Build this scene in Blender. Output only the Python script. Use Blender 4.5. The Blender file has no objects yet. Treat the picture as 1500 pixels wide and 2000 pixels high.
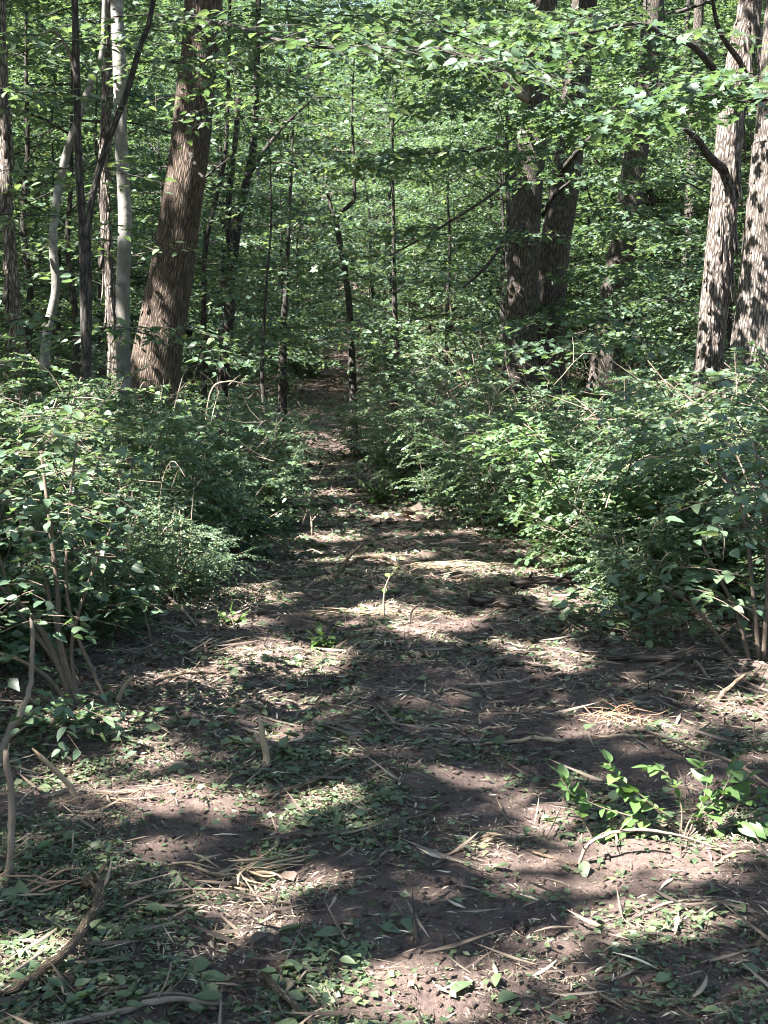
import bpy, math, random
import numpy as np
from mathutils import Vector, Matrix

# ------------------------------------------------------------------ camera, sky, sun, exposure
scene = bpy.context.scene
C = scene.collection
F, CX, CY, CAMH = 2890.0, 750.0, 1000.0, 1.6          # focal length and centre in photograph pixels
PITCH = math.atan(415.0 / F)
cam_d = bpy.data.cameras.new('camera'); cam = bpy.data.objects.new('camera', cam_d); C.objects.link(cam)
cam_d.sensor_fit = 'VERTICAL'; cam_d.sensor_height = 36.0; cam_d.lens = 36.0 * F / 2000.0
cam_d.clip_start = 0.05; cam_d.clip_end = 2000
cam.location = (0, 0, CAMH); cam.rotation_euler = (math.radians(90) - PITCH, 0, 0)
scene.camera = cam

SUN_EL, SUN_AZ = math.radians(52), math.radians(240)   # azimuth clockwise from +Y: behind and to the left
S = Vector((math.sin(SUN_AZ) * math.cos(SUN_EL), math.cos(SUN_AZ) * math.cos(SUN_EL), math.sin(SUN_EL)))
w = bpy.data.worlds.new('World'); scene.world = w; w.use_nodes = True
nt = w.node_tree
sky = nt.nodes.new('ShaderNodeTexSky'); sky.sky_type = 'NISHITA'; sky.sun_disc = False
sky.sun_elevation = SUN_EL; sky.sun_rotation = SUN_AZ
bg = nt.nodes['Background']; bg.inputs['Strength'].default_value = 0.062
nt.links.new(sky.outputs['Color'], bg.inputs['Color'])
sd = bpy.data.lights.new('sun', 'SUN'); sd.energy = 5.0; sd.angle = math.radians(0.53); sd.color = (1.0, 0.965, 0.91)
sun = bpy.data.objects.new('sun', sd); C.objects.link(sun)
sun.rotation_euler = S.to_track_quat('Z', 'Y').to_euler(); sun.location = (-30, -20, 60)
vs = scene.view_settings
vs.view_transform = 'Standard'; vs.look = 'None'; vs.exposure = 3.35; vs.gamma = 1.0
scene.render.engine = 'CYCLES'
cy = scene.cycles
cy.max_bounces = 5; cy.diffuse_bounces = 3; cy.glossy_bounces = 1; cy.transmission_bounces = 3; cy.transparent_max_bounces = 4
cy.caustics_reflective = False; cy.caustics_refractive = False
cy.use_denoising = True; cy.filter_width = 1.1
cy.use_adaptive_sampling = True; cy.adaptive_threshold = 0.02

rnd = random.Random(11)
NR = np.random.default_rng(11)

# ------------------------------------------------------------------ noise
def _h(ix, iy, iz, seed):
    n = (ix * 374761393 + iy * 668265263 + iz * 2147483647 + seed * 974711) & 0xffffffff
    n = ((n ^ (n >> 13)) * 1274126177) & 0xffffffff
    n = ((n ^ (n >> 15)) * 2246822519) & 0xffffffff
    return ((n ^ (n >> 16)) & 0xffffff) / float(0xffffff)
def vnoise(x, y, z=0.0, seed=0):
    x, y, z = np.broadcast_arrays(np.asarray(x, float), np.asarray(y, float), np.asarray(z, float))
    ix, iy, iz = [np.floor(a).astype(np.int64) for a in (x, y, z)]
    fx, fy, fz = x - ix, y - iy, z - iz
    fx, fy, fz = [a * a * (3 - 2 * a) for a in (fx, fy, fz)]
    zs = (0,) if not np.any(fz) else (0, 1)
    r = 0
    for dx in (0, 1):
        for dy in (0, 1):
            for dz in zs:
                r = r + _h(ix + dx, iy + dy, iz + dz, seed) * (fx if dx else 1 - fx) * (fy if dy else 1 - fy) * (fz if dz else 1 - fz)
    return r
def fbm(x, y, z=0.0, seed=0, octv=4):
    r, a, t = 0, 1.0, 0
    for k in range(octv):
        r = r + a * vnoise(np.asarray(x) * 2**k, np.asarray(y) * 2**k, np.asarray(z) * 2**k, seed + k); t += a; a *= .5
    return r / t
def sstep(a, b, x):
    t = np.clip((np.asarray(x, float) - a) / (b - a), 0, 1); return t * t * (3 - 2 * t)

# ------------------------------------------------------------------ terrain
_py = np.array([-200, 0, 7, 11, 16, 24, 30, 38, 48, 60, 75, 100, 150, 250, 400])
_pz = np.array([0, 0, 0, -.17, -.60, -1.02, -.95, -.70, -.15, .87, 2.5, 5.5, 13, 30, 50])
_d = np.arange(-200, 400, .5); _t = np.interp(_d, _py, _pz)
_k = np.hanning(13); _k /= _k.sum(); _t = np.convolve(np.pad(_t, 6, mode='edge'), _k, 'valid')
def path_x(y):
    return np.interp(y, [0, 7, 11, 16, 24, 38, 48, 60, 75, 200], [0, -.05, -.05, -.2, -.85, -1.25, -1.4, -1.6, -2.0, -3])
def path_w(y):
    return np.interp(y, [0, 6, 7.5, 11, 16, 24, 75, 200], [1.4, 1.15, 1.0, .62, .52, .40, .30, .3])
def gz(x, y):
    x = np.asarray(x, float); y = np.asarray(y, float)
    z = np.interp(y, _d, _t)
    off = np.abs(x - path_x(y)) - path_w(y)
    z = z + (fbm(x / 5, y / 5, 0, 3) - .5) * .5 * sstep(.3, 4, off)
    z = z + .035 * np.clip(np.abs(x) - 6, 0, 60) * sstep(20, 60, y)
    near = 1 - sstep(9, 14, y)
    tr = np.exp(-((x + .52 - .03 * y) / .17) ** 2) + np.exp(-((x - .30 - .02 * y) / .2) ** 2)
    tr = tr * sstep(2, 3, y) * (1 - sstep(7, 9, y))
    z = z - .035 * tr
    z = z + near * ((fbm(x / .5, y / .5, 0, 21, 3) - .5) * .055 + (fbm(x / .11, y / .11, 0, 31, 4) - .5) * .055)
    lug = np.sin(y * 2 * math.pi / .115 + 3 * fbm(x / .4, y / .4, 0, 5, 2))
    z = z + near * tr * .016 * lug * sstep(.35, .7, fbm(x / .7, y / .7, 0, 9, 2))
    z = z + near * tr * (np.abs(fbm(x / .06, y / .06, 0, 41, 2) - .5)) * .022
    return z
def _axes():
    ys = [-200, -100, -40, -10, 0, 1.5, 2.3]
    y = 2.6
    while y < 9: ys.append(y); y += .022 if y < 5.5 else .03
    st = .04
    while y < 400: ys.append(y); st = min(st * 1.05, 12); y += st
    xs = []; x = 0; st = .022
    while x < 1.9: xs.append(x); x += .022
    while x < 260: xs.append(x); st = min(st * 1.16, 15); x += st
    return np.array([-a for a in xs[:0:-1]] + xs), np.array(ys)
GX, GY = _axes()
GXX, GYY = np.meshgrid(GX, GY); GZZ = gz(GXX, GYY)
import bisect
_gxl, _gyl = list(GX), list(GY)
def gz1(x, y):
    i = min(max(bisect.bisect_right(_gyl, y) - 1, 0), len(_gyl) - 2); j = min(max(bisect.bisect_right(_gxl, x) - 1, 0), len(_gxl) - 2)
    v = (y - _gyl[i]) / (_gyl[i + 1] - _gyl[i]); u = (x - _gxl[j]) / (_gxl[j + 1] - _gxl[j])
    return float((GZZ[i, j] * (1 - u) + GZZ[i, j + 1] * u) * (1 - v) + (GZZ[i + 1, j] * (1 - u) + GZZ[i + 1, j + 1] * u) * v)

cp, sp = math.cos(PITCH), math.sin(PITCH)
def at(px, py, D):
    u, v = (px - CX) / F, (CY - py) / F
    d = Vector((u, cp + v * sp, -sp + v * cp))
    return Vector((0, 0, CAMH)) + d * (D / d.y)
def ground_at(px, py, h=0.0):
    lo, hi = 2.0, 2.0
    for k in range(400):
        hi = 2.0 * 1.012 ** k
        p = at(px, py, hi)
        if p.z < gz1(p.x, p.y) + h: break
        lo = hi
    for k in range(14):
        m = (lo + hi) / 2; p = at(px, py, m)
        if p.z < gz1(p.x, p.y) + h: hi = m
        else: lo = m
    return at(px, py, (lo + hi) / 2)
def ppm(D): return F / D          # photograph pixels per metre at distance D (close enough)

# ------------------------------------------------------------------ mesh accumulator
class Acc:
    def __init__(s): s.v = []; s.l = []; s.n = []; s.r = []; s.b = []; s.c = 0
    def add(s, v, loops, sizes, r=None, bark=None):
        v = np.asarray(v, np.float32).reshape(-1, 3)
        s.v.append(v); s.l.append(np.asarray(loops, np.int64).ravel() + s.c); sizes = np.asarray(sizes, np.int64).ravel(); s.n.append(sizes)
        s.r.append(np.full(len(sizes), .5, np.float32) if r is None else np.asarray(r, np.float32).ravel())
        s.b.append(np.zeros((len(v), 3), np.float32) if bark is None else np.asarray(bark, np.float32))
        s.c += len(v)
    def mesh(s, name, mat, smooth=False):
        me = bpy.data.meshes.new(name)
        if s.v:
            v = np.concatenate(s.v); l = np.concatenate(s.l); n = np.concatenate(s.n); r = np.concatenate(s.r); b = np.concatenate(s.b)
            me.vertices.add(len(v)); me.vertices.foreach_set('co', v.ravel())
            me.loops.add(len(l)); me.loops.foreach_set('vertex_index', l.astype(np.int32))
            me.polygons.add(len(n)); st = np.concatenate(([0], np.cumsum(n)[:-1]))
            me.polygons.foreach_set('loop_start', st.astype(np.int32))
            a = me.attributes.new('rnd', 'FLOAT', 'FACE'); a.data.foreach_set('value', r)
            a = me.attributes.new('bark', 'FLOAT_VECTOR', 'POINT'); a.data.foreach_set('vector', b.ravel())
            me.update(calc_edges=True)
            if smooth: me.polygons.foreach_set('use_smooth', np.ones(len(n), bool))
        me.materials.append(M[mat]); return me

def link(name, me, parent=None, label=None, cat=None, group=None, kind=None, loc=None):
    o = bpy.data.objects.new(name, me); C.objects.link(o)
    if parent is not None: o.parent = parent
    if label: o['label'] = label
    if cat: o['category'] = cat
    if group: o['group'] = group
    if kind: o['kind'] = kind
    if loc is not None: o.location = loc
    return o
def thing(name, label, cat, loc=(0, 0, 0), group=None):
    return link(name, None, None, label, cat, group, None, loc)

def smooth_path(P, n):
    P = [np.array(p, float) for p in P]
    if len(P) == 2: P = [P[0], (P[0] + P[1]) / 2, P[1]]
    E = [2 * P[0] - P[1]] + P + [2 * P[-1] - P[-2]]
    out = []; m = len(P) - 1
    for i in range(m):
        p0, p1, p2, p3 = E[i:i + 4]
        k = n
        for t in np.arange(k) / k:
            out.append(.5 * (2 * p1 + (p2 - p0) * t + (2 * p0 - 5 * p1 + 4 * p2 - p3) * t * t + (3 * p1 - p0 - 3 * p2 + p3) * t ** 3))
    out.append(P[-1]); return np.array(out)
def interp_r(r, n): return np.interp(np.linspace(0, 1, n), np.linspace(0, 1, len(r)), r)

def tube(acc, P, r, sides=6, rough=0.0, seed=0, jag=0.0, rv=.5, cap=True, flare=0.0):
    """tapered tube along the points P with radii r; the 'bark' attribute holds coordinates that follow the grain"""
    P = np.asarray(P, float); r = np.asarray(r, float); n = len(P)
    T = np.gradient(P, axis=0); T /= np.linalg.norm(T, axis=1)[:, None] + 1e-9
    a = np.array([1, 0, 0]) if abs(T[0][0]) < .8 else np.array([0, 1, 0])
    N = np.zeros_like(P); N[0] = np.cross(T[0], a); N[0] /= np.linalg.norm(N[0])
    for i in range(1, n):
        v = N[i - 1] - T[i] * np.dot(N[i - 1], T[i]); N[i] = v / (np.linalg.norm(v) + 1e-9)
    B = np.cross(T, N)
    th = np.arange(sides) * 2 * math.pi / sides
    L = np.concatenate(([0], np.cumsum(np.linalg.norm(np.diff(P, axis=0), axis=1))))
    rr = np.repeat(r[:, None], sides, 1)
    c, s_ = np.cos(th)[None, :], np.sin(th)[None, :]
    if rough > 0:
        f = 2.2
        rr = rr * (1 + rough * (fbm(c * f + 7 * seed, s_ * f, L[:, None] * 1.6 / max(.12, r.max() * 2) * .5, seed, 3) - .5) * 2)
    if flare > 0:
        rr = rr * (1 + flare * np.exp(-L[:, None] / (r[0] * 1.6)) * (1 + .5 * np.sin(th * 5 + seed)[None, :]))
    V = P[:, None, :] + rr[:, :, None] * (c[:, :, None] * N[:, None, :] + s_[:, :, None] * B[:, None, :])
    if jag > 0:
        g = np.random.default_rng(seed + 5)
        for e, sg in ((0, -1), (n - 1, 1)):
            V[e] += T[e] * sg * (g.random(sides) ** 2 * jag)[:, None]
    bark = np.stack([np.broadcast_to(c * r.max(), rr.shape), np.broadcast_to(s_ * r.max(), rr.shape), np.broadcast_to(L[:, None], rr.shape)], -1).reshape(-1, 3)
    bark = bark + np.array([seed * 1.37, seed * .73, 0])
    i, j = np.meshgrid(np.arange(n - 1), np.arange(sides), indexing='ij'); j2 = (j + 1) % sides
    q = np.stack([i * sides + j, i * sides + j2, (i + 1) * sides + j2, (i + 1) * sides + j], -1).reshape(-1)
    sizes = [4] * ((n - 1) * sides)
    loops = list(q)
    if cap:
        loops += list(range(sides))[::-1] + list(range((n - 1) * sides, n * sides)); sizes += [sides, sides]
    acc.add(V.reshape(-1, 3), loops, sizes, np.full(len(sizes), rv), bark)

SHAPES = {
    'diamond': [(1.0, .42)],
    'oval': [(.86, .26), (.84, .62)],
    'ovate': [(.72, .10), (1.0, .34), (.60, .70)],
    'maple': [(.42, -.04), (1.0, .22), (.52, .40), (.86, .74), (.30, .66)],
}
def leaves(acc, P, Dv, Nv, L, W, rv=None, shape='diamond', fold=.22, curl=.12):
    P = np.asarray(P, float); k = len(P)
    if k == 0: return
    Dv = np.asarray(Dv, float); Dv = Dv / (np.linalg.norm(Dv, axis=1)[:, None] + 1e-9)
    Nv = np.asarray(Nv, float); Nv = Nv - Dv * (Nv * Dv).sum(1)[:, None]; Nv = Nv / (np.linalg.norm(Nv, axis=1)[:, None] + 1e-9)
    Sv = np.cross(Dv, Nv)
    L = np.broadcast_to(np.asarray(L, float), (k,))[:, None]; W = np.broadcast_to(np.asarray(W, float), (k,))[:, None]
    pts = SHAPES[shape]; m = len(pts)
    V = np.empty((k, 2 + 2 * m, 3))
    V[:, 0] = P; V[:, 1] = P + Dv * L - Nv * L * curl
    for a, (s, t) in enumerate(pts):
        base = P + Dv * L * t - Nv * L * curl * t * t + Nv * W * .5 * s * fold
        V[:, 2 + a] = base - Sv * W * .5 * s; V[:, 2 + m + a] = base + Sv * W * .5 * s
    poly = np.array([0] + [2 + a for a in range(m)] + [1] + [0, 1] + [2 + m + a for a in range(m)][::-1])
    loops = (poly[None, :] + (np.arange(k) * (2 + 2 * m))[:, None]).ravel()
    rv = NR.random(k) if rv is None else rv
    acc.add(V.reshape(-1, 3), loops, np.full(2 * k, m + 2), np.repeat(rv, 2))

# ------------------------------------------------------------------ materials
M = {}
def newmat(name):
    m = bpy.data.materials.new(name); m.use_nodes = True; M[name] = m; nt = m.node_tree
    return m, nt, nt.nodes, nt.links, nt.nodes['Principled BSDF']
def ramp(nd, cols):
    r = nd.new('ShaderNodeValToRGB'); e = r.color_ramp.elements
    while len(e) < len(cols): e.new(.5)
    for i, (p, c) in enumerate(cols): e[i].position = p; e[i].color = (*c, 1)
    return r
def leaf_mat(name, cols, trans=.33, rough=.40, spec=.55, objvar=.3, tint=(1.2, 1.25, .7)):
    m, nt, nd, lk, b = newmat(name)
    at_ = nd.new('ShaderNodeAttribute'); at_.attribute_name = 'rnd'
    oi = nd.new('ShaderNodeObjectInfo')
    ma = nd.new('ShaderNodeMath'); ma.operation = 'MULTIPLY'; ma.inputs[1].default_value = objvar
    lk.new(oi.outputs['Random'], ma.inputs[0])
    ad = nd.new('ShaderNodeMath'); ad.operation = 'MULTIPLY_ADD'; ad.inputs[1].default_value = 1 - objvar
    lk.new(at_.outputs['Fac'], ad.inputs[0]); lk.new(ma.outputs[0], ad.inputs[2])
    rp = ramp(nd, cols); lk.new(ad.outputs[0], rp.inputs['Fac'])
    lk.new(rp.outputs['Color'], b.inputs['Base Color'])
    b.inputs['Roughness'].default_value = rough; b.inputs['Specular IOR Level'].default_value = spec
    tr = nd.new('ShaderNodeBsdfTranslucent')
    mx = nd.new('ShaderNodeMix'); mx.data_type = 'RGBA'; mx.blend_type = 'MULTIPLY'; mx.inputs[0].default_value = 1
    lk.new(rp.outputs['Color'], mx.inputs[6]); mx.inputs[7].default_value = (*tint, 1)
    lk.new(mx.outputs[2], tr.inputs['Color'])
    ms = nd.new('ShaderNodeMixShader'); ms.inputs[0].default_value = trans
    lk.new(b.outputs[0], ms.inputs[1]); lk.new(tr.outputs[0], ms.inputs[2])
    lk.new(ms.outputs[0], nd['Material Output'].inputs['Surface'])
leaf_mat('leaf_shrub', [(0, (.054, .095, .060)), (.45, (.090, .145, .086)), (.8, (.130, .185, .100)), (.96, (.16, .21, .09)), (1, (.25, .23, .09))], rough=.46, spec=.7, trans=.38)
leaf_mat('leaf_shrub_warm', [(0, (.060, .098, .046)), (.45, (.096, .146, .078)), (.8, (.140, .190, .094)), (.96, (.18, .215, .095)), (1, (.27, .23, .08))], rough=.46, spec=.7, trans=.40)
leaf_mat('leaf_tree', [(0, (.044, .082, .048)), (.45, (.076, .124, .078)), (.8, (.112, .164, .094)), (.97, (.15, .195, .095)), (1, (.25, .22, .08))], rough=.48, spec=.65, trans=.44, tint=(1.32, 1.32, .68))
leaf_mat('leaf_bright', [(0, (.065, .122, .060)), (.5, (.105, .170, .085)), (1, (.16, .225, .11))], trans=.42, objvar=.15)
leaf_mat('leaf_fallen', [(0, (.034, .062, .034)), (.5, (.076, .106, .052)), (.8, (.130, .160, .076)), (.93, (.22, .23, .14)), (1, (.22, .15, .08))], trans=.2, rough=.5)
leaf_mat('leaf_fresh', [(0, (.055, .105, .036)), (.5, (.085, .150, .048)), (1, (.125, .195, .062))], trans=.36, objvar=.6)
leaf_mat('leaf_dead', [(0, (.04, .029, .024)), (.5, (.075, .056, .045)), (1, (.15, .115, .09))], trans=.1, rough=.7, spec=.2, tint=(1.2, 1, .8))

def bark_mat(name, dark, light, sc=(26, 26, 3.2), bump=.6, rough=.88, patch=None, dist=.02, vor=True, ro=.62):
    m, nt, nd, lk, b = newmat(name)
    at_ = nd.new('ShaderNodeAttribute'); at_.attribute_name = 'bark'
    mp = nd.new('ShaderNodeMapping'); mp.inputs['Scale'].default_value = sc; lk.new(at_.outputs['Vector'], mp.inputs['Vector'])
    nz = nd.new('ShaderNodeTexNoise'); nz.inputs['Scale'].default_value = 1.0; nz.inputs['Detail'].default_value = 7; nz.inputs['Roughness'].default_value = ro
    lk.new(mp.outputs[0], nz.inputs['Vector'])
    height = nz.outputs['Fac']
    if vor:
        wv = nd.new('ShaderNodeMix'); wv.data_type = 'RGBA'; wv.blend_type = 'LINEAR_LIGHT'; wv.inputs[0].default_value = .28
        lk.new(mp.outputs[0], wv.inputs[6]); lk.new(nz.outputs['Color'], wv.inputs[7])
        vo = nd.new('ShaderNodeTexVoronoi'); vo.feature = 'DISTANCE_TO_EDGE'; vo.inputs['Scale'].default_value = 1.0
        lk.new(wv.outputs[2], vo.inputs['Vector'])
        r2 = ramp(nd, [(0, (0, 0, 0)), (.32, (1, 1, 1))]); lk.new(vo.outputs['Distance'], r2.inputs['Fac'])
        mu = nd.new('ShaderNodeMath'); mu.operation = 'MULTIPLY_ADD'; mu.inputs[1].default_value = .7
        lk.new(r2.outputs['Color'], mu.inputs[0])
        m3 = nd.new('ShaderNodeMath'); m3.operation = 'MULTIPLY'; m3.inputs[1].default_value = .45; lk.new(nz.outputs['Fac'], m3.inputs[0]); lk.new(m3.outputs[0], mu.inputs[2])
        height = mu.outputs[0]
    rp = ramp(nd, [(.30, dark), (.95, light)] if vor else [(.30, dark), (.68, light)]); lk.new(height, rp.inputs['Fac'])
    col = rp.outputs['Color']
    big = nd.new('ShaderNodeTexNoise'); big.inputs['Scale'].default_value = 3.5; big.inputs['Detail'].default_value = 4; lk.new(at_.outputs['Vector'], big.inputs['Vector'])
    if patch:
        pr = ramp(nd, [(.47, (0, 0, 0)), (.62, (1, 1, 1))]); lk.new(big.outputs['Fac'], pr.inputs['Fac'])
        mx = nd.new('ShaderNodeMix'); mx.data_type = 'RGBA'; mx.blend_type = 'MIX'; lk.new(pr.outputs['Color'], mx.inputs[0])
        lk.new(col, mx.inputs[6]); mx.inputs[7].default_value = (*patch, 1); col = mx.outputs[2]
    hv = nd.new('ShaderNodeHueSaturation'); lk.new(col, hv.inputs['Color'])
    mr = nd.new('ShaderNodeMapRange'); mr.inputs['To Min'].default_value = .75; mr.inputs['To Max'].default_value = 1.25; lk.new(big.outputs['Fac'], mr.inputs['Value']); lk.new(mr.outputs[0], hv.inputs['Value'])
    lk.new(hv.outputs[0], b.inputs['Base Color'])
    bp = nd.new('ShaderNodeBump'); bp.inputs['Strength'].default_value = bump; bp.inputs['Distance'].default_value = dist
    lk.new(height, bp.inputs['Height']); lk.new(bp.outputs[0], b.inputs['Normal'])
    b.inputs['Roughness'].default_value = rough; b.inputs['Specular IOR Level'].default_value = .25
bark_mat('bark_oak', (.038, .027, .021), (.175, .130, .100), (46, 46, 7), .9, dist=.02)
bark_mat('bark_grey', (.034, .028, .024), (.155, .13, .112), (44, 44, 8), .9, dist=.018)
bark_mat('bark_shaggy', (.05, .04, .034), (.25, .212, .185), (30, 30, 8), .9, dist=.022)
bark_mat('bark_pale', (.085, .078, .07), (.30, .285, .262), (11, 11, 17), .7, patch=(.105, .097, .085), dist=.008, vor=False)
bark_mat('bark_dark', (.020, .017, .015), (.085, .074, .066), (30, 30, 8), .7, dist=.008)
bark_mat('twig', (.05, .037, .028), (.20, .155, .12), (170, 170, 40), .5, dist=.004, vor=False, ro=.8)
bark_mat('twig_pale', (.11, .085, .065), (.30, .25, .195), (170, 170, 36), .6, patch=(.17, .13, .10), dist=.004, vor=False, ro=.8)
bark_mat('log_dark', (.025, .019, .016), (.17, .135, .115), (40, 40, 7), .9, dist=.012)
bark_mat('wood_torn', (.15, .10, .06), (.48, .37, .25), (260, 260, 16), .8, dist=.004, vor=False, ro=.8)
bark_mat('wood_orange', (.20, .10, .06), (.50, .32, .21), (140, 140, 6), .5, dist=.003, vor=False)
bark_mat('root_brown', (.085, .060, .042), (.26, .19, .13), (110, 110, 30), .9, dist=.008, ro=.8)
def flat_ramp(name, cols, rough=.8):
    m, nt, nd, lk, b = newmat(name)
    a = nd.new('ShaderNodeAttribute'); a.attribute_name = 'rnd'; oi = nd.new('ShaderNodeObjectInfo')
    ad = nd.new('ShaderNodeMath'); ad.operation = 'ADD'; lk.new(a.outputs['Fac'], ad.inputs[0]); lk.new(oi.outputs['Random'], ad.inputs[1])
    fr = nd.new('ShaderNodeMath'); fr.operation = 'FRACT'; lk.new(ad.outputs[0], fr.inputs[0])
    r = ramp(nd, cols); lk.new(fr.outputs[0], r.inputs['Fac']); lk.new(r.outputs['Color'], b.inputs['Base Color'])
    b.inputs['Roughness'].default_value = rough; b.inputs['Specular IOR Level'].default_value = .3
flat_ramp('chips', [(0, (.09, .065, .05)), (.35, (.19, .145, .105)), (.7, (.34, .27, .195)), (1, (.56, .48, .37))])
flat_ramp('twig_bits', [(0, (.035, .026, .022)), (.5, (.10, .075, .058)), (1, (.24, .19, .145))])

def soil_mat():
    m, nt, nd, lk, b = newmat('soil')
    g = nd.new('ShaderNodeNewGeometry')
    def noise(sc, det=6, ro=.6):
        n = nd.new('ShaderNodeTexNoise'); n.inputs['Scale'].default_value = sc; n.inputs['Detail'].default_value = det; n.inputs['Roughness'].default_value = ro
        lk.new(g.outputs['Position'], n.inputs['Vector']); return n
    n1, n2, n3 = noise(1.3), noise(14), noise(70, 8, .7)
    rp = ramp(nd, [(.30, (.068, .046, .039)), (.55, (.140, .100, .086)), (.75, (.235, .182, .160))])
    a1 = nd.new('ShaderNodeMath'); a1.operation = 'MULTIPLY_ADD'; a1.inputs[1].default_value = .45; lk.new(n2.outputs['Fac'], a1.inputs[0])
    a0 = nd.new('ShaderNodeMath'); a0.operation = 'MULTIPLY'; a0.inputs[1].default_value = .55; lk.new(n1.outputs['Fac'], a0.inputs[0]); lk.new(a0.outputs[0], a1.inputs[2])
    lk.new(a1.outputs[0], rp.inputs['Fac'])
    mx = nd.new('ShaderNodeMix'); mx.data_type = 'RGBA'; mx.blend_type = 'MULTIPLY'; mx.inputs[0].default_value = .7
    r3 = ramp(nd, [(.3, (.34, .32, .31)), (.62, (1.15, 1.15, 1.15))]); lk.new(n3.outputs['Fac'], r3.inputs['Fac'])
    lk.new(rp.outputs['Color'], mx.inputs[6]); lk.new(r3.outputs['Color'], mx.inputs[7])
    lk.new(mx.outputs[2], b.inputs['Base Color'])
    b.inputs['Roughness'].default_value = .85; b.inputs['Specular IOR Level'].default_value = .25
    bp = nd.new('ShaderNodeBump'); bp.inputs['Strength'].default_value = 1.0; bp.inputs['Distance'].default_value = .02
    bp2 = nd.new('ShaderNodeBump'); bp2.inputs['Strength'].default_value = .7; bp2.inputs['Distance'].default_value = .03
    lk.new(n2.outputs['Fac'], bp2.inputs['Height']); lk.new(n3.outputs['Fac'], bp.inputs['Height']); lk.new(bp2.outputs[0], bp.inputs['Normal'])
    lk.new(bp.outputs[0], b.inputs['Normal'])
soil_mat()

# ------------------------------------------------------------------ ground sheet
def build_ground():
    X, Y, Z = GXX, GYY, GZZ
    n, m = X.shape
    i, j = np.meshgrid(np.arange(n - 1), np.arange(m - 1), indexing='ij')
    q = np.stack([i * m + j, i * m + j + 1, (i + 1) * m + j + 1, (i + 1) * m + j], -1).ravel()
    a = Acc(); a.add(np.stack([X, Y, Z], -1).reshape(-1, 3), q, np.full((n - 1) * (m - 1), 4))
    link('ground', a.mesh('ground', 'soil', True), label='bare brown soil of the woodland floor and the cleared trail', kind='structure')
build_ground()

# ------------------------------------------------------------------ where crown leaves are left out so sun patches land on chosen spots
Sx, Sy, Sz = S
def foot(p): return (p[0] - Sx * p[2] / Sz, p[1] - Sy * p[2] / Sz)      # a point slid down its sunbeam to height 0
GAPS = []
def gap_ground(px, py, rx, ry):
    p = ground_at(px, py); pm = ppm(p.y); k = p.y / (CAMH - p.z)
    f = foot(p); GAPS.append((f[0], f[1], rx / pm, max(.16, ry / pm * k * .9)))
def gap_at(px, py, D, rx, ry):
    p = at(px, py, D); pm = ppm(D); f = foot(p); q = max(1.0, 9 / D) * 1.35; GAPS.append((f[0], f[1], rx / pm * q, max(rx, ry) / pm * .8 * q))
for a in [(560, 1290, 130, 40), (370, 1325, 70, 18), (300, 1475, 80, 36), (350, 1555, 150, 26), (140, 1525, 80, 20), (255, 1675, 55, 22), (60, 1875, 90, 36),
          (785, 1915, 200, 72), (1180, 1720, 70, 18), (1260, 1800, 150, 38), (1070, 1600, 80, 18), (950, 1665, 60, 14), (1195, 1412, 80, 22),
          (740, 1195, 95, 18), (890, 1105, 85, 12), (1010, 1120, 70, 14), (1130, 1165, 80, 16), (1340, 1420, 40, 10), (620, 1045, 90, 12), (790, 1010, 75, 18),
          (620, 850, 45, 10), (655, 772, 40, 8), (680, 700, 30, 8), (685, 650, 40, 10), (440, 1330, 60, 14), (990, 1545, 50, 10), (640, 1560, 60, 12), (820, 1230, 40, 8),
          (560, 1430, 40, 10), (1080, 1880, 60, 16), (1400, 1560, 40, 10), (480, 1215, 60, 12)]:
    gap_ground(*a)
for a in [(340, 1110, 8.0, 95, 110), (1120, 840, 9.2, 150, 120), (1110, 860, 10.3, 150, 120), (590, 1000, 11, 45, 55), (840, 760, 15, 70, 50), (960, 850, 13, 45, 60), (60, 800, 8, 90, 80), (70, 800, 10, 90, 80),
          (400, 760, 9.5, 80, 45), (296, 690, 15, 34, 50), (378, 235, 15, 24, 24), (320, 540, 15, 14, 20), (240, 150, 13, 40, 130), (240, 420, 13, 30, 120),
          (1400, 620, 14, 45, 90), (1470, 470, 12.8, 50, 160), (1400, 230, 10, 130, 60), (1150, 220, 12.5, 140, 50), (100, 560, 13.5, 40, 100), (1280, 760, 10, 120, 40),
          (700, 90, 9.1, 200, 40), (1050, 80, 12, 120, 50), (60, 840, 9, 90, 60), (200, 860, 10, 80, 50), (450, 880, 11, 60, 50), (1250, 850, 9.5, 60, 60), (800, 800, 15, 60, 50), (780, 270, 45, 150, 120), (940, 380, 40, 80, 100), (100, 120, 24, 120, 140), (880, 840, 14, 40, 40), (1060, 100, 19, 80, 80), (190, 940, 8, 80, 60),
          (1420, 930, 7.5, 60, 50), (1030, 960, 9.5, 40, 30), (520, 900, 11, 40, 50), (1400, 800, 9, 70, 40)]:
    gap_at(*a)
gap_at(1210, 1530, 4.9, 20, 12); gap_at(1400, 1535, 4.9, 18, 10)
GAPS = np.array(GAPS)
def in_gap(x, y, z, grow=1.0):
    gx, gy = x - Sx * z / Sz, y - Sy * z / Sz
    r = np.zeros(np.shape(gx), bool)
    wob = 1 + .5 * (fbm(gx / .35, gy / .35, 0, 77, 2) - .5) * 2
    for a, b, c, d in GAPS:
        r |= ((gx - a) / (c * grow)) ** 2 + ((gy - b) / (d * grow)) ** 2 < wob
    return r

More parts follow.
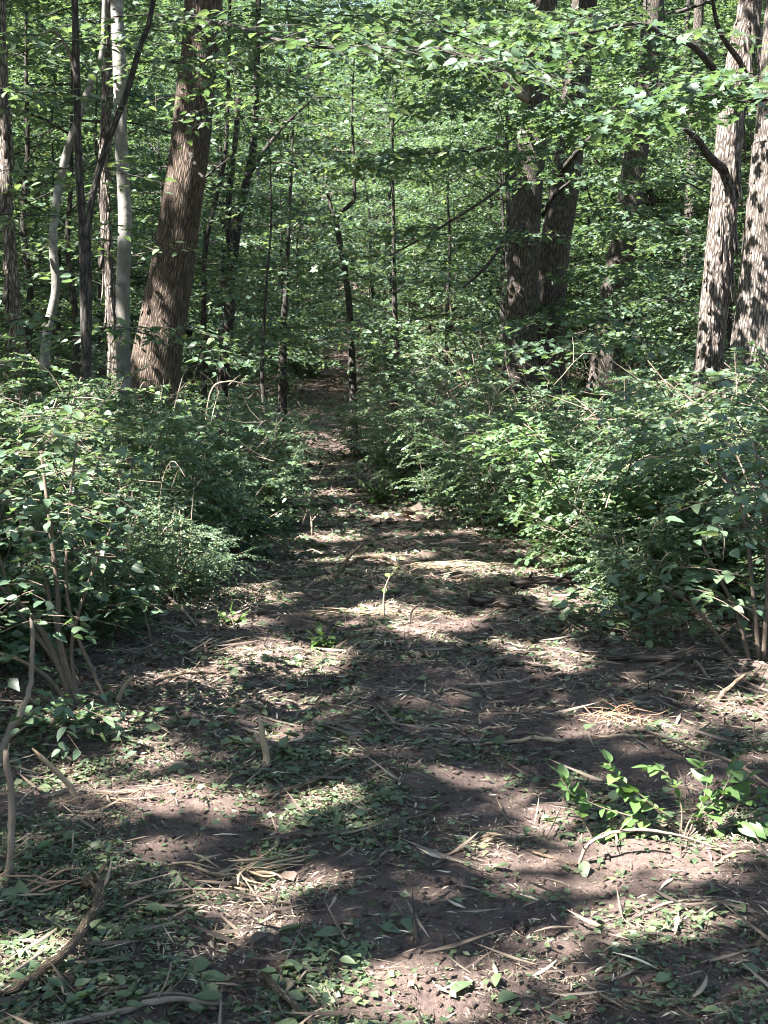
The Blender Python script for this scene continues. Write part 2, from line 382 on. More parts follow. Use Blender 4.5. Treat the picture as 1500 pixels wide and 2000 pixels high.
# ------------------------------------------------------------------ foliage builders
def spray(al, aw, o, d, L, leaf=.09, shape='diamond', dens=1.0, droop=.15, seed=None, flat=.35, rw=.006):
    """a flat, layered branch end: a drooping leader with side twigs in one plane and leaves lying along them"""
    g = NR
    o = np.asarray(o, float); d = np.asarray(d, float); d = d / np.linalg.norm(d)
    up = np.array([0, 0, 1.0]); side = np.cross(d, up); side /= np.linalg.norm(side) + 1e-9
    t = np.linspace(0, 1, 6)
    lead = o + d * L * t[:, None] - up * (droop * L * t ** 2)[:, None] + side * (g.normal(0, .06) * L * t ** 2)[:, None]
    if aw is not None: tube(aw, lead, np.linspace(rw, rw * .3, 6), 3, cap=False)
    nt_ = max(3, int(L / .17)); PP = []; DD = []
    for k in range(nt_):
        tt = .12 + .88 * k / nt_; b = o + d * L * tt - up * droop * L * tt * tt
        sd = side * (1 if k % 2 else -1)
        td = d * .65 + sd * .85 - up * (.12 + .1 * g.random()) + g.normal(0, .1, 3)
        tl = L * (.52 * (1 - tt) + .13) * (0.8 + .4 * g.random())
        td /= np.linalg.norm(td)
        if aw is not None and tl > .12: tube(aw, [b, b + td * tl * .5, b + td * tl - up * tl * .08], [rw * .4, rw * .3, rw * .2], 3, cap=False)
        n = max(2, int(tl / (leaf * .42) * dens))
        s = (np.arange(n) + .5) / n
        p = b + td * (tl * s)[:, None] - up * (tl * .08 * s * s)[:, None]
        alt = np.where(np.arange(n) % 2 == 0, 1, -1)[:, None]
        ld = td * .6 + np.cross(td, up) * alt * .8 + g.normal(0, .22, (n, 3)) - up * .12
        PP.append(p); DD.append(ld)
    P = np.concatenate(PP); Dd = np.concatenate(DD); n = len(P)
    P = P + g.normal(0, leaf * .3, (n, 3))
    N = np.array([0, 0, 1.0]) + g.normal(0, flat, (n, 3))
    L_ = leaf * (.65 + .6 * g.random(n))
    wf = {'maple': 1.05, 'diamond': .72, 'oval': .55, 'ovate': .6}[shape]
    leaves(al, P, Dd, N, L_, L_ * wf, g.random(n) ** 1.1, shape)

def make_tree(h, r, nbr, brl, leaf, seed, low=.22, shape='diamond', dens=.8, lean=.06, bark='bark_dark', sprl=1.0):
    """woodland tree prototype: trunk mesh, limbs mesh, crown mesh, all around the origin"""
    g = np.random.default_rng(seed)
    at_, aw, al = Acc(), Acc(), Acc()
    k = 9
    t = np.linspace(0, 1, k)
    P = np.zeros((k, 3)); P[:, 2] = t * h - .25
    P[:, 0] = np.cumsum(g.normal(0, lean, k)) * h * .06 * 2; P[:, 1] = np.cumsum(g.normal(0, lean, k)) * h * .06 * 2
    P[0, :2] = 0
    Q = smooth_path(P, 3); rr = interp_r([r * 1.15, r * .9, r * .75, r * .55, r * .3, r * .12], len(Q))
    tube(at_, Q, rr, 10, .12, seed, flare=.25)
    for i in range(nbr):
        f = low + (1 - low) * (i + g.random()) / nbr
        z = f * h; o = np.array([np.interp(z, Q[:, 2], Q[:, 0]), np.interp(z, Q[:, 2], Q[:, 1]), z])
        az = i * 2.4 + g.random() * .8
        L = brl * (1 - .55 * max(0, (f - .45) / .55)) * (.7 + .6 * g.random())
        d = np.array([math.cos(az), math.sin(az), g.normal(.22, .2) + .5 * max(0, f - .6)])
        d /= np.linalg.norm(d)
        e = o + d * L; mid = (o + e) / 2 + np.array([0, 0, .06 * L])
        pts = smooth_path([o, mid, e], 3)
        tube(aw, pts, np.linspace(max(.012, r * .28 * (1.1 - f)), .006, len(pts)), 4, cap=False)
        ns = max(2, int(L / .55))
        for s in range(ns):
            u = .3 + .7 * (s + .7) / ns
            b = pts[min(len(pts) - 1, int(u * (len(pts) - 1)))]
            a2 = az + (1 if s % 2 else -1) * (.3 + .7 * g.random())
            dd = np.array([math.cos(a2), math.sin(a2), .05 + .2 * g.random()])
            spray(al, aw, b, dd, (.7 + .7 * g.random()) * sprl, leaf, shape, dens, flat=.34, droop=g.uniform(.08, .35))
    return dict(trunk=at_.mesh('trunk', bark, True), limbs=aw.mesh('limbs', 'bark_dark', True), crown=al.mesh('crown', 'leaf_tree'))

def place(proto, name, label, cat, loc, rz, sc=1.0, group=None, tilt=(0, 0)):
    o = thing(name, label, cat, loc, group); o.rotation_euler = (tilt[0], tilt[1], rz); o.scale = (sc, sc, sc)
    for k, me in proto.items():
        if isinstance(me, list):
            for m in me: link(k, m, o)
        else: link(k, me, o, kind='stuff' if k in ('crown', 'foliage', 'twigs', 'limbs') else None)
    return o

def make_shrub(h, spread, nst, seed, leaf=.052, twigs=20, bare=.22, shape='oval', mat='leaf_shrub', stem='twig', rs=.010, dens=1.0):
    g = np.random.default_rng(seed); al, aw = Acc(), Acc(); stems = []
    for i in range(nst):
        az = i * 2 * math.pi / nst + g.normal(0, .5); sp_ = spread * (.35 + .75 * g.random()); hh = h * (.42 + .75 * g.random())
        o = np.array([math.cos(az) * .08, math.sin(az) * .08, -.05]); hd = np.array([math.cos(az), math.sin(az), 0])
        t = np.linspace(0, 1, 6)
        P = o + hd * (sp_ * t ** 1.5)[:, None] + np.array([0, 0, 1]) * (hh * (1.25 * t - .25 * t ** 3))[:, None] + g.normal(0, .025, (6, 3)) * t[:, None]
        Q = smooth_path(P, 3)
        a = Acc(); tube(a, Q, interp_r([rs * (.8 + .6 * g.random()), rs * .6, rs * .25], len(Q)), 5, seed=i); stems.append(a.mesh('stem', stem, True))
        for k in range(twigs):
            u = bare + (1 - bare) * (k + g.random()) / twigs; b = Q[int(u * (len(Q) - 1))]
            a2 = az + g.normal(0, 1.1); dd = np.array([math.cos(a2), math.sin(a2), g.normal(.15, .35)]); dd /= np.linalg.norm(dd)
            L = (.16 + .30 * g.random()) * h
            n = max(3, int(L / (leaf * .55) * dens)); n2 = 2 * n
            s = np.repeat((np.arange(n) + .6) / n, 2)
            drp = .25 * L
            p = b + dd * (L * s)[:, None] - np.array([0, 0, 1]) * (drp * s * s)[:, None]
            if g.random() < .75: tube(aw, [b, b + dd * L * .5 - np.array([0, 0, drp * .25]), b + dd * L - np.array([0, 0, drp])], [.0028, .002, .0012], 3, cap=False)
            sd = np.cross(dd, [0, 0, 1.0]); sd /= np.linalg.norm(sd) + 1e-9
            alt = np.tile([1, -1], n)[:, None]
            ld = dd * .55 + sd * alt * .85 + g.normal(0, .2, (n2, 3)) - np.array([0, 0, .15])
            N = np.array([0, 0, 1.0]) + g.normal(0, .38, (n2, 3))
            Ls = leaf * (.6 + .65 * g.random(n2))
            leaves(al, p + g.normal(0, .006, (n2, 3)), ld, N, Ls, Ls * .56, g.random(n2), shape)
    dead = []
    for i in range(5):
        a = Acc(); az = g.random() * 6.28; L = h * g.uniform(.8, 1.15); rad = spread * g.uniform(.6, 1.25); ct, st_ = math.cos(az), math.sin(az); b0 = g.normal(0, .15, 2)
        P = smooth_path([(b0[0], b0[1], 0), (b0[0] + ct * rad * .35, b0[1] + st_ * rad * .35, L * .6), (b0[0] + ct * rad * .8, b0[1] + st_ * rad * .8, L * g.uniform(.75, 1.0)), (b0[0] + ct * rad * 1.2, b0[1] + st_ * rad * 1.2, L * g.uniform(.6, 1.1))], 4)
        tube(a, P, np.linspace(.006, .0018, len(P)), 5, 0, i)
        for k in range(4):
            q = P[int(g.integers(4, len(P)))]; d = g.normal(0, 1, 3); d[2] = abs(d[2]) * .5; d /= np.linalg.norm(d); l = g.uniform(.1, .3)
            tube(a, [q, q + d * l * .5 + g.normal(0, .015, 3), q + d * l], [.0028, .002, .001], 4, 0, k, cap=False)
        dead.append(a.mesh('dead_twig', 'twig_pale', True))
    return dict(stem=stems, dead_twig=dead, twigs=aw.mesh('twigs', 'twig'), foliage=al.mesh('foliage', mat))

# ------------------------------------------------------------------ the trees that can be told apart
def px_path(pts, D=None):
    return [at(p[0], p[1], p[2] if len(p) > 2 else D) for p in pts]
CANOPY = []      # (trunk top points) crowns get their leaves below
def big_tree(name, label, pts, wid, D, bark, sides=28, top=15, rough=.09, group=None, flare=.3, crown=True, foot_d=None):
    P = px_path(pts, D); r = [w_ / ppm(D) / 2 for w_ in wid]
    b = P[0]; dirb = (P[0] - P[1]).normalized()
    zg = gz1(b.x, b.y)
    k = (b.z - zg + .25) / max(.3, -dirb.z); base = b + dirb * k; base.z = gz1(base.x, base.y) - .25
    P = [base] + P; r = [r[0] * 1.08] + r
    d = (P[-1] - P[-2]).normalized(); d = (d + Vector((0, 0, .6))).normalized()
    if top > P[-1].z + 1:
        n = 3; L = (top - P[-1].z) / d.z
        for i in range(1, n + 1): P.append(P[-1] + d * (L / n)); r.append(r[-1] * (.72 if i < n else .3))
    o = thing(name, label, 'tree', (base.x, base.y, zg), group)
    off = Vector((base.x, base.y, zg))
    Q = smooth_path([p - off for p in P], 7)
    # radii follow the same parametrisation
    rr = np.interp(np.linspace(0, len(P) - 1, len(Q)), np.arange(len(P)), r)
    a = Acc(); sd = int(abs(pts[0][0])) % 97
    tube(a, Q, rr, sides, rough, sd, flare=flare)
    tr = link('trunk', a.mesh('trunk', bark, True), o)
    if crown: CANOPY.append((o, off, [p for p in P if p.z > 6][:4] or [P[-1]]))
    return o, off, tr
def limb(o, off, pts, wid, D, bark='bark_dark', sides=8, name='branch', n=5):
    P = px_path(pts, D); r = [w_ / ppm(pts[i][2] if len(pts[i]) > 2 else D) / 2 for i, w_ in enumerate(wid)]
    Q = smooth_path([p - off for p in P], n)
    a = Acc(); tube(a, Q, np.interp(np.linspace(0, len(P) - 1, len(Q)), np.arange(len(P)), r), sides, .08, int(abs(pts[0][0])) % 89)
    return link(name, a.mesh(name, bark, True), o)
def boughs(o, off, specs, leaf=.1, shape='maple', mat='leaf_tree', dens=.7, flat=.35):
    """layered leafy sprays of a branch: (px, py, D, angle in plan, length, drop)"""
    al, aw = Acc(), Acc()
    for (px, py, D, ang, L, dr) in specs:
        p = at(px, py, D) - off
        spray(al, aw, p, (math.cos(ang), math.sin(ang), .04), L, leaf, shape, dens, dr, flat=flat)
    link('twigs', aw.mesh('twigs', 'bark_dark'), o, kind='stuff'); link('foliage', al.mesh('foliage', mat), o, kind='stuff')
def plates(o, off, pts, wid, D, n, bark='bark_shaggy', seed=1, lift=.02):
    """loose strips of bark, each hanging off the trunk by its upper end"""
    g = random.Random(seed); P = [p - off for p in px_path(pts, D)]; R_ = [w_ / ppm(D) / 2 for w_ in wid]
    protos = []
    for k in range(5):
        a = Acc(); L, W_, T = .16 + .05 * k, .028 + .006 * k, .006
        nn = 5; V = []; q = []; sz = []
        for i in range(nn + 1):
            t = i / nn; z = -t * L; out = (lift * .25 + lift * 1.5 * t ** 2.2); ww = W_ * (1 - .45 * t * t) * (1 + .25 * math.sin(7 * t + k))
            V += [(-ww / 2, out, z), (ww / 2, out, z), (ww / 2, out - T, z), (-ww / 2, out - T, z)]
        for i in range(nn):
            for j in range(4):
                q += [i * 4 + j, i * 4 + (j + 1) % 4, (i + 1) * 4 + (j + 1) % 4, (i + 1) * 4 + j]; sz.append(4)
        q += [0, 1, 2, 3][::-1] + [nn * 4 + j for j in range(4)]; sz += [4, 4]
        a.add(V, q, sz, None, np.array(V) + k); protos.append(a.mesh('bark_strip', bark))
    for i in range(n):
        t = g.random() * (len(P) - 1); k = int(t); f = t - k
        c = P[k].lerp(P[k + 1], f); r = R_[k] * (1 - f) + R_[k + 1] * f
        th = -math.pi / 2 + g.uniform(-1.5, 1.5)
        b = link('bark_strip', protos[i % 5], o.children[0])
        b.location = (c.x + math.cos(th) * r * .97, c.y + math.sin(th) * r * .97, c.z)
        ax = (P[k + 1] - P[k]).normalized()
        b.rotation_euler = (0, math.atan2(ax.x, ax.z), th - math.pi / 2); s = g.uniform(.7, 1.3); b.scale = (s, s, s * g.uniform(.8, 1.3))

# left side of the trail
t1, o1, _ = big_tree('oak_tree', 'thick leaning tree with furrowed reddish-brown bark left of the trail', [(298, 770), (308, 690), (322, 610), (342, 490), (356, 390), (370, 290), (384, 150), (398, 0)], [102, 96, 90, 80, 77, 76, 72, 70], 15, 'bark_oak', 56, 17, .05)
limb(t1, o1, [(398, 40, 14.9), (440, 46, 12), (520, 72, 10), (620, 92, 9.3), (740, 93, 9), (850, 96, 9), (940, 128, 9)], [12, 9, 7, 6, 5, 4, 3], 9)
boughs(t1, o1, [(470, 58, 11, -.6, .7, .1), (520, 74, 10, .8, .7, .12), (560, 82, 9.6, -.9, .8, .2), (620, 92, 9.3, .6, .7, .15), (660, 95, 9.2, -.7, .8, .25), (720, 95, 9, .5, .6, .15), (760, 95, 9, -.6, .8, .3),
               (810, 97, 9, .3, .7, .25), (850, 97, 9, -.5, .8, .35), (890, 110, 9, .2, .6, .35), (940, 128, 9, -.2, .5, .4), (880, 110, 9, -.8, .6, .5), (500, 70, 10.4, -1.6, .6, .2), (430, 50, 12, -1.2, .8, .2), (540, 60, 9.8, 2.4, .7, .1), (600, 60, 9.5, 2.2, .7, .15), (680, 60, 9.2, 2.5, .7, .1), (700, 95, 9.1, -1.3, .7, .3), (780, 60, 9, 2.3, .7, .2), (830, 98, 9, -1.2, .8, .4), (910, 115, 9, -.4, .8, .4), (860, 60, 9, .9, .7, .2), (960, 140, 9, -.6, .6, .5), (590, 90, 9.4, -1.2, .8, .3), (480, 30, 11, .6, .8, .1), (640, 40, 9.4, 1.2, .8, .1)], .085, 'ovate', 'leaf_tree', .62, .4)
limb(t1, o1, [(372, 300, 14.8), (395, 345, 14.2), (420, 330, 14), (460, 300, 13.8)], [8, 5, 4, 2], 14)
t2, o2, _ = big_tree('pale_tree', 'straight slender tree with smooth pale grey bark left of the thick leaning tree', [(244, 860), (241, 700), (240, 560), (244, 420), (236, 260), (233, 120), (228, 0)], [29, 28, 27, 26, 25, 25, 24], 13, 'bark_pale', 20, 12, .06)
t3, o3, _ = big_tree('slim_tree', 'thin upright dark stem with a smooth trunk, leftmost of the fork', [(168, 700), (164, 560), (160, 430), (153, 300), (150, 150), (146, 0)], [19, 17, 16, 15, 14, 13], 11, 'bark_dark', 12, 10, .06)
limb(t3, o3, [(148, 150, 11), (130, 90, 11), (105, 62, 11), (70, 70, 10.8)], [7, 6, 5, 3], 11, 'twig')
t4, o4, _ = big_tree('forked_stem', 'dark thin stem slanting right across the pale grey trunk', [(172, 600), (174, 430), (203, 300), (246, 185), (275, 85), (300, 0)], [16, 14, 13, 12, 11, 10], 11.3, 'bark_dark', 12, 9, .06)
t5, o5, _ = big_tree('crooked_tree', 'crooked pale thin trunk bending right at the left edge', [(84, 740), (92, 650), (109, 565), (104, 480), (112, 380), (133, 290), (152, 235), (176, 165), (198, 110), (205, 0)], [20, 18, 17, 16, 16, 15, 14, 12, 11, 10], 13.5, 'bark_pale', 14, 10, .08)
S6 = ([(46, 790), (40, 700), (30, 620), (20, 500), (14, 400), (8, 280), (4, 100)], [26, 26, 26, 24, 22, 22, 20])
t6, o6, _ = big_tree('shaggy_tree', 'shaggy trunk with peeling bark at the left picture edge', *S6, 14.5, 'bark_shaggy', 18, 13, .14); plates(t6, o6, *S6, 14.5, 40, seed=4)
S7 = ([(234, 820), (226, 720), (216, 590), (206, 430), (203, 330), (208, 200), (204, 0)], [24, 24, 22, 20, 20, 19, 18])
t7, o7, _ = big_tree('shaggy_tree', 'shaggy brown trunk half hidden behind the pale grey trunk', *S7, 16, 'bark_shaggy', 16, 13, .14); plates(t7, o7, *S7, 16, 36, seed=5)
t8, o8, _ = big_tree('dark_tree', 'dark twisted tree forking low, right of the thick leaning tree', [(438, 720), (448, 600), (455, 510), (466, 420), (484, 345), (496, 270), (502, 120)], [24, 22, 20, 18, 16, 14, 12], 22, 'bark_dark', 14, 13, .1)
limb(t8, o8, [(452, 530), (446, 430), (450, 350), (462, 250), (468, 120)], [14, 13, 12, 10, 8], 21.8); limb(t8, o8, [(484, 345), (520, 290), (560, 240), (610, 195)], [9, 8, 6, 4], 21.8); limb(t8, o8, [(500, 320), (560, 318), (600, 340)], [5, 4, 3], 21.5)
t9, o9, _ = big_tree('slim_tree', 'thin dark stem between the thick leaning tree and the dark fork', [(398, 700), (398, 590), (402, 480), (424, 380), (440, 300), (446, 150)], [12, 11, 10, 9, 8, 7], 20, 'bark_dark', 10, 10, .08)
t18, o18, _ = big_tree('slim_tree', 'dark crooked trunk standing in the gloom left of the trail', [(552, 720), (552, 660), (556, 600), (560, 540), (566, 400), (575, 200)], [17, 15, 12, 9, 6, 3], 25, 'bark_dark', 12, 0, .14, crown=False)
t19, o19, _ = big_tree('slim_tree', 'dark thin trunk rising from the shrubs left of the trail', [(516, 800), (512, 730), (514, 660), (520, 560), (530, 420), (524, 250)], [9, 8, 7, 5, 4, 2], 17.5, 'bark_dark', 10, 0, .1, crown=False)
# trail and right side
t10, o10, _ = big_tree('sapling_tree', 'dark crooked sapling standing on the edge of the trail', [(692, 850), (688, 720), (683, 610), (673, 525), (661, 460), (655, 425)], [15, 14, 13, 12, 11, 10], 26, 'bark_dark', 12, 0, .1, crown=False)
limb(t10, o10, [(655, 428), (668, 412), (684, 400), (692, 380), (690, 300), (688, 200), (694, 80)], [10, 9, 8, 7, 6, 4, 2], 26); limb(t10, o10, [(656, 430), (648, 412), (644, 395), (636, 360)], [10, 8, 7, 4], 26)
boughs(t10, o10, [(690, 330, 26, a, 1.3, .2) for a in (0, 1.2, 2.5, 3.6, 5)] + [(688, 240, 26, a, 1.2, .2) for a in (.5, 2, 3.4, 4.8)] + [(672, 480, 26, a, 1.3, .25) for a in (3, 4, .4, -1)] + [(640, 370, 26, a, 1.1, .2) for a in (2.6, 3.8, -1.2)], .1, 'diamond')
t11, o11, _ = big_tree('small_tree', 'small brown tree forking into a wide Y beside the far trail', [(725, 670), (726, 620), (727, 575)], [12, 11, 10], 45, 'bark_grey', 10, 0, .1, crown=False)
limb(t11, o11, [(727, 578), (722, 545), (708, 512), (696, 495)], [8, 7, 6, 3], 45); limb(t11, o11, [(726, 575), (745, 552), (790, 520), (850, 492), (900, 470)], [8, 7, 6, 5, 3], 45)
t12, o12, _ = big_tree('oak_tree', 'thick grey furrowed trunk, the one nearer the trail of the close pair', [(1014, 790), (1016, 700), (1019, 600), (1026, 420), (1042, 240), (1062, 0)], [80, 70, 62, 59, 56, 50], 20, 'bark_grey', 44, 18, .05)
limb(t12, o12, [(1036, 200, 20), (1005, 180, 19.5), (965, 152, 19), (930, 132, 19), (880, 108, 18.8)], [16, 14, 12, 10, 7], 19, 'twig_pale'); limb(t12, o12, [(932, 134, 19), (926, 100, 19), (918, 70, 19)], [8, 7, 4], 19, 'twig_pale')
limb(t12, o12, [(1020, 440, 19.8), (985, 470, 19), (950, 520, 18.6), (905, 562, 18.4)], [10, 9, 7, 4], 19); limb(t12, o12, [(1028, 250, 19.8), (975, 285, 18.5), (900, 295, 18), (830, 300, 17.5)], [9, 7, 5, 3], 19)
limb(t12, o12, [(1018, 330, 19.8), (960, 380, 19), (860, 445, 18.5), (760, 500, 18)], [8, 6, 5, 3], 19)
t13, o13, _ = big_tree('oak_tree', 'thick grey furrowed trunk leaning right, the farther of the close pair', [(1072, 790), (1070, 700), (1073, 620), (1084, 480), (1104, 360), (1116, 250), (1142, 0)], [74, 66, 62, 58, 56, 54, 48], 20.6, 'bark_grey', 44, 18, .05)
limb(t13, o13, [(1090, 345, 20.3), (1125, 300, 19.5), (1160, 262, 19), (1180, 240, 18.6)], [13, 11, 9, 5], 19); limb(t13, o13, [(1060, 420, 20), (1085, 380, 19.6), (1120, 350, 19)], [9, 8, 4], 19.5)
t14, o14, _ = big_tree('oak_tree', 'grey leaning trunk standing behind and right of the close pair', [(1176, 760), (1186, 660), (1200, 570), (1224, 430), (1243, 290), (1264, 150), (1276, 0)], [62, 56, 52, 50, 46, 42, 38], 27, 'bark_grey', 32, 18, .06)
limb(t14, o14, [(1205, 470, 26.6), (1170, 420, 25.5), (1150, 380, 25), (1145, 340, 25)], [7, 5, 4, 2], 25)
S15 = ([(1374, 780), (1386, 690), (1398, 570), (1411, 430), (1421, 310), (1434, 180), (1455, 60), (1466, 0)], [56, 54, 54, 53, 51, 50, 47, 45])
t15, o15, _ = big_tree('shaggy_tree', 'shaggy grey trunk with long peeling bark strips and a curving top', *S15, 14, 'bark_shaggy', 34, 13, .12); plates(t15, o15, *S15, 14, 90, seed=7, lift=.02)
limb(t15, o15, [(1412, 330, 13.9), (1385, 305, 13.6), (1362, 272, 13.2), (1335, 250, 13)], [20, 17, 13, 8], 13.5)
limb(t15, o15, [(1432, 190, 13.9), (1390, 130, 13.3), (1350, 88, 13), (1300, 70, 12.6), (1245, 46, 12.2), (1150, 62, 12), (1050, 70, 12), (960, 66, 12)], [18, 14, 12, 10, 8, 6, 5, 3], 13)
limb(t15, o15, [(1445, 120, 13.9), (1410, 70, 13.4), (1395, 20, 13.2), (1390, -40, 13)], [12, 10, 8, 6], 13.5)
S16 = ([(1476, 760), (1482, 690), (1490, 570), (1501, 430), (1512, 300), (1524, 150)], [130, 112, 94, 86, 82, 76])
t16, o16, _ = big_tree('shaggy_tree', 'thick rough trunk cut by the right picture edge', *S16, 12.8, 'bark_shaggy', 36, 15, .10); plates(t16, o16, *S16, 12.8, 46, seed=9, lift=.012)
boughs(t15, o15, [(1335, 235, 12.4, 3.1 + a, 1.3, .12) for a in (-.9, -.45, 0, .4, .8)] + [(1250, 215, 12.3, 3.1 + a, 1.1, .14) for a in (-.8, -.3, .3, .8)] + [(1160, 205, 12.2, 3.1 + a, .9, .25) for a in (-.7, 0, .6)]
       + [(1100, 75, 12, 3.2 + a, 1.2, .12) for a in (-.9, -.3, .4, .9)] + [(1250, 50, 12.2, 3 + a, 1.1, .15) for a in (-1.1, 1.1, -.5)] + [(960, 66, 12, 3 + a, 1.1, .2) for a in (-.5, .5, 1.4)]
       + [(1330, 75, 12.6, -1.5 + a, .9, .2) for a in (-.6, .6)], .095, 'maple', 'leaf_tree', .6)
boughs(t16, o16, [(1505, 195, 10.2, 3.1 + a, 1.2, .14) for a in (-.8, -.4, 0, .4, .8)] + [(1450, 190, 10, 3.2 + a, .8, .2) for a in (-.6, 0, .5)] + [(1520, 150, 10, 3.1 + a, 1.0, .12) for a in (-.7, 0, .6)], .095, 'maple', 'leaf_tree', .62)
boughs(t13, o13, [(1120, 350, 18.8, a, 1.2, .15) for a in (0, 1, -1, 4, 5)] + [(1180, 242, 18.6, a, 1.3, .15) for a in (-.5, .6, -1.6, 3.4)] + [(1060, 455, 19, 3.4 + a, 1.5, .2) for a in (-.9, 0, .9)] + [(1090, 620, 17, 3.3 + a, 1.3, .2) for a in (-1, 0, 1, 2.6)]
       + [(1150, 660, 15.5, 3.3 + a, 1.2, .25) for a in (-.9, 0, .9, 2.6)], .1, 'maple', 'leaf_tree', .55)
boughs(t12, o12, [(900, 295, 18, 3 + a, 1.4, .15) for a in (-.8, 0, .8)] + [(830, 300, 17.5, 3 + a, 1.3, .2) for a in (-.7, .1, .8)] + [(960, 285, 18.4, a, 1.2, .15) for a in (2, 4.3)] + [(860, 445, 18.5, 3 + a, 1.3, .2) for a in (-.9, .9)]
       + [(760, 500, 18, 3 + a, 1.3, .25) for a in (-.6, .2, .9)] + [(880, 108, 18.8, 3 + a, 1.2, .15) for a in (-.8, 0, .8)], .1, 'maple', 'leaf_tree', .55)
boughs(t14, o14, [(1230, 440, 23, 3.2 + a, 1.4, .15) for a in (-1.2, -.4, .4, 1.2)] + [(1200, 590, 20, 3.2 + a, 1.4, .2) for a in (-1.2, -.4, .4, 1.2)]
       + [(1290, 520, 18, 3 + a, 1.4, .15) for a in (-1, -.3, .4, 1.2)] + [(1320, 440, 17, 3 + a, 1.2, .15) for a in (-1, 0, 1)], .1, 'maple', 'leaf_tree', .55)
boughs(t3, o3, [(120, 330, 12, a, .9, .2) for a in (0, 2, 4)] + [(60, 420, 12, a, .9, .2) for a in (.5, 2.2, 4.4)] + [(210, 470, 14, a, .9, .2) for a in (0, 2, 4)] + [(70, 620, 12, a, .9, .2) for a in (0, 1.5, 3, 4.5)] + [(190, 640, 12.2, a, .8, .2) for a in (-.6, .5, 3.5)]
       + [(40, 180, 11, a, .9, .2) for a in (0, 1.5, 3, 4.5)] + [(120, 80, 11, a, .9, .2) for a in (.3, 2.4, 4.4)], .085, 'ovate', 'leaf_tree', .6)
boughs(t2, o2, [(300, 640, 13.4, a, .9, .25) for a in (-.4, .5, 3.2)] + [(330, 120, 12.5, a, 1.0, .2) for a in (0, 1, -1, 3)] + [(280, 30, 12.5, a, 1.0, .2) for a in (0, 1.5, -1, 3)], .085, 'ovate', 'leaf_tree', .6)
boughs(t13, o13, [(px, py, D, 3.1 + a, 1.3, .16) for px, py, D in ((1120, 40, 16), (1010, 20, 15), (1180, 120, 17), (1040, 130, 16.5), (960, 190, 16), (1240, 30, 18), (1090, 300, 17)) for a in (-1.1, -.35, .4, 1.2)], .095, 'maple', 'leaf_tree', .6)
boughs(t1, o1, [(px, py, D, a, 1.1, .2) for px, py, D in ((450, 130, 13), (470, 230, 14), (350, 60, 12.5), (520, 170, 13.5), (600, 190, 14), (560, 20, 12), (690, 30, 12), (800, 40, 12.5)) for a in (.2, 1.6, 3.3, 4.8)], .085, 'ovate', 'leaf_tree', .55)
boughs(t8, o8, [(px, py, D, a, 1.3, .2) for px, py, D in ((480, 400, 19), (560, 300, 18), (430, 560, 18), (540, 520, 19), (600, 420, 20), (560, 640, 20), (470, 650, 18)) for a in (.2, 1.8, 3.3, 4.9)], .095, 'diamond', 'leaf_tree', .7)
t17, o17, _ = big_tree('slim_tree', 'distant grey trunk between the shaggy trunk and the lone grey trunk', [(1338, 620), (1344, 500), (1350, 380), (1356, 240), (1366, 0)], [26, 24, 23, 22, 18], 30, 'bark_grey', 14, 13, .08)

# ------------------------------------------------------------------ more woods: tree prototypes copied through the forest
protos_small = [make_tree(5.5 + .8 * k, .045 + .008 * k, 16 + 2 * k, 1.7 + .1 * k, .085, 100 + k, .12, 'ovate', 1.15, sprl=1.25) for k in range(4)]
protos_mid = [make_tree(13 + 1.5 * k, .11 + .02 * k, 36 + 3 * k, 3.0 + .25 * k, .12, 200 + k, .08, 'diamond', 1.0, sprl=1.75) for k in range(4)]
print('proto tris', [len(p['crown'].polygons) for p in protos_small + protos_mid])
def clear_of_path(x, y, m): return abs(x - float(path_x(y))) > m
TREES = []
def blocks_trunk(x, y, r):
    """would its leaves hide one of the big trunks from the trail?"""
    px = CX + F * x / y; w_ = r * F / y
    for a, b, D in ((0, 430, 16.5), (985, 1130, 21.5), (1165, 1290, 27.5), (1330, 1500, 15.5), (440, 510, 23), (640, 710, 27)):
        if y < D and px + w_ > a and px - w_ < b: return True
    return False
BEAMS = [ground_at(*q) for q in ((620, 850), (685, 650), (680, 610))] + [at(*q) for q in ((780, 270, 45), (930, 360, 40), (850, 240, 42), (760, 180, 44), (820, 330, 46), (700, 300, 46), (100, 120, 26), (60, 560, 22), (700, 230, 40), (560, 420, 30), (1300, 330, 32), (880, 620, 34))]
def blocks_beam(x, y, R, h):
    for p in BEAMS:
        for z in np.arange(2, h, 1.0):
            if z > p.z + .8 and (p.x + Sx / Sz * (z - p.z) - x) ** 2 + (p.y + Sy / Sz * (z - p.z) - y) ** 2 < R * R: return True
    return False
def blocks_trail(x, y, R):
    for py in (860, 800, 740, 690, 640, 610, 585):
        p = TR[py]
        if y < p.y and abs(p.x * y / p.y - x) < R: return True
    return False
TR = {q: ground_at(668, q) for q in (860, 800, 740, 690, 640, 610, 585)}
def try_tree(D0, D1, n, m, mind, seed=0, r=.9, fx=.33, R=1.2, h=8):
    g = random.Random(seed); k = 0; guard = 0
    while k < n and guard < 9000:
        guard += 1
        y = math.sqrt(g.uniform(D0 ** 2, D1 ** 2)); x = g.uniform(-fx, fx) * y
        if not clear_of_path(x, y, m) or blocks_trunk(x, y, r) or blocks_beam(x, y, R, h) or blocks_trail(x, y, .55 * m): continue
        if any((x - a) ** 2 + (y - b) ** 2 < mind ** 2 for a, b in TREES): continue
        TREES.append((x, y)); k += 1
        yield x, y, g
def zone(x, y): return 'left' if x < path_x(y) else 'right'
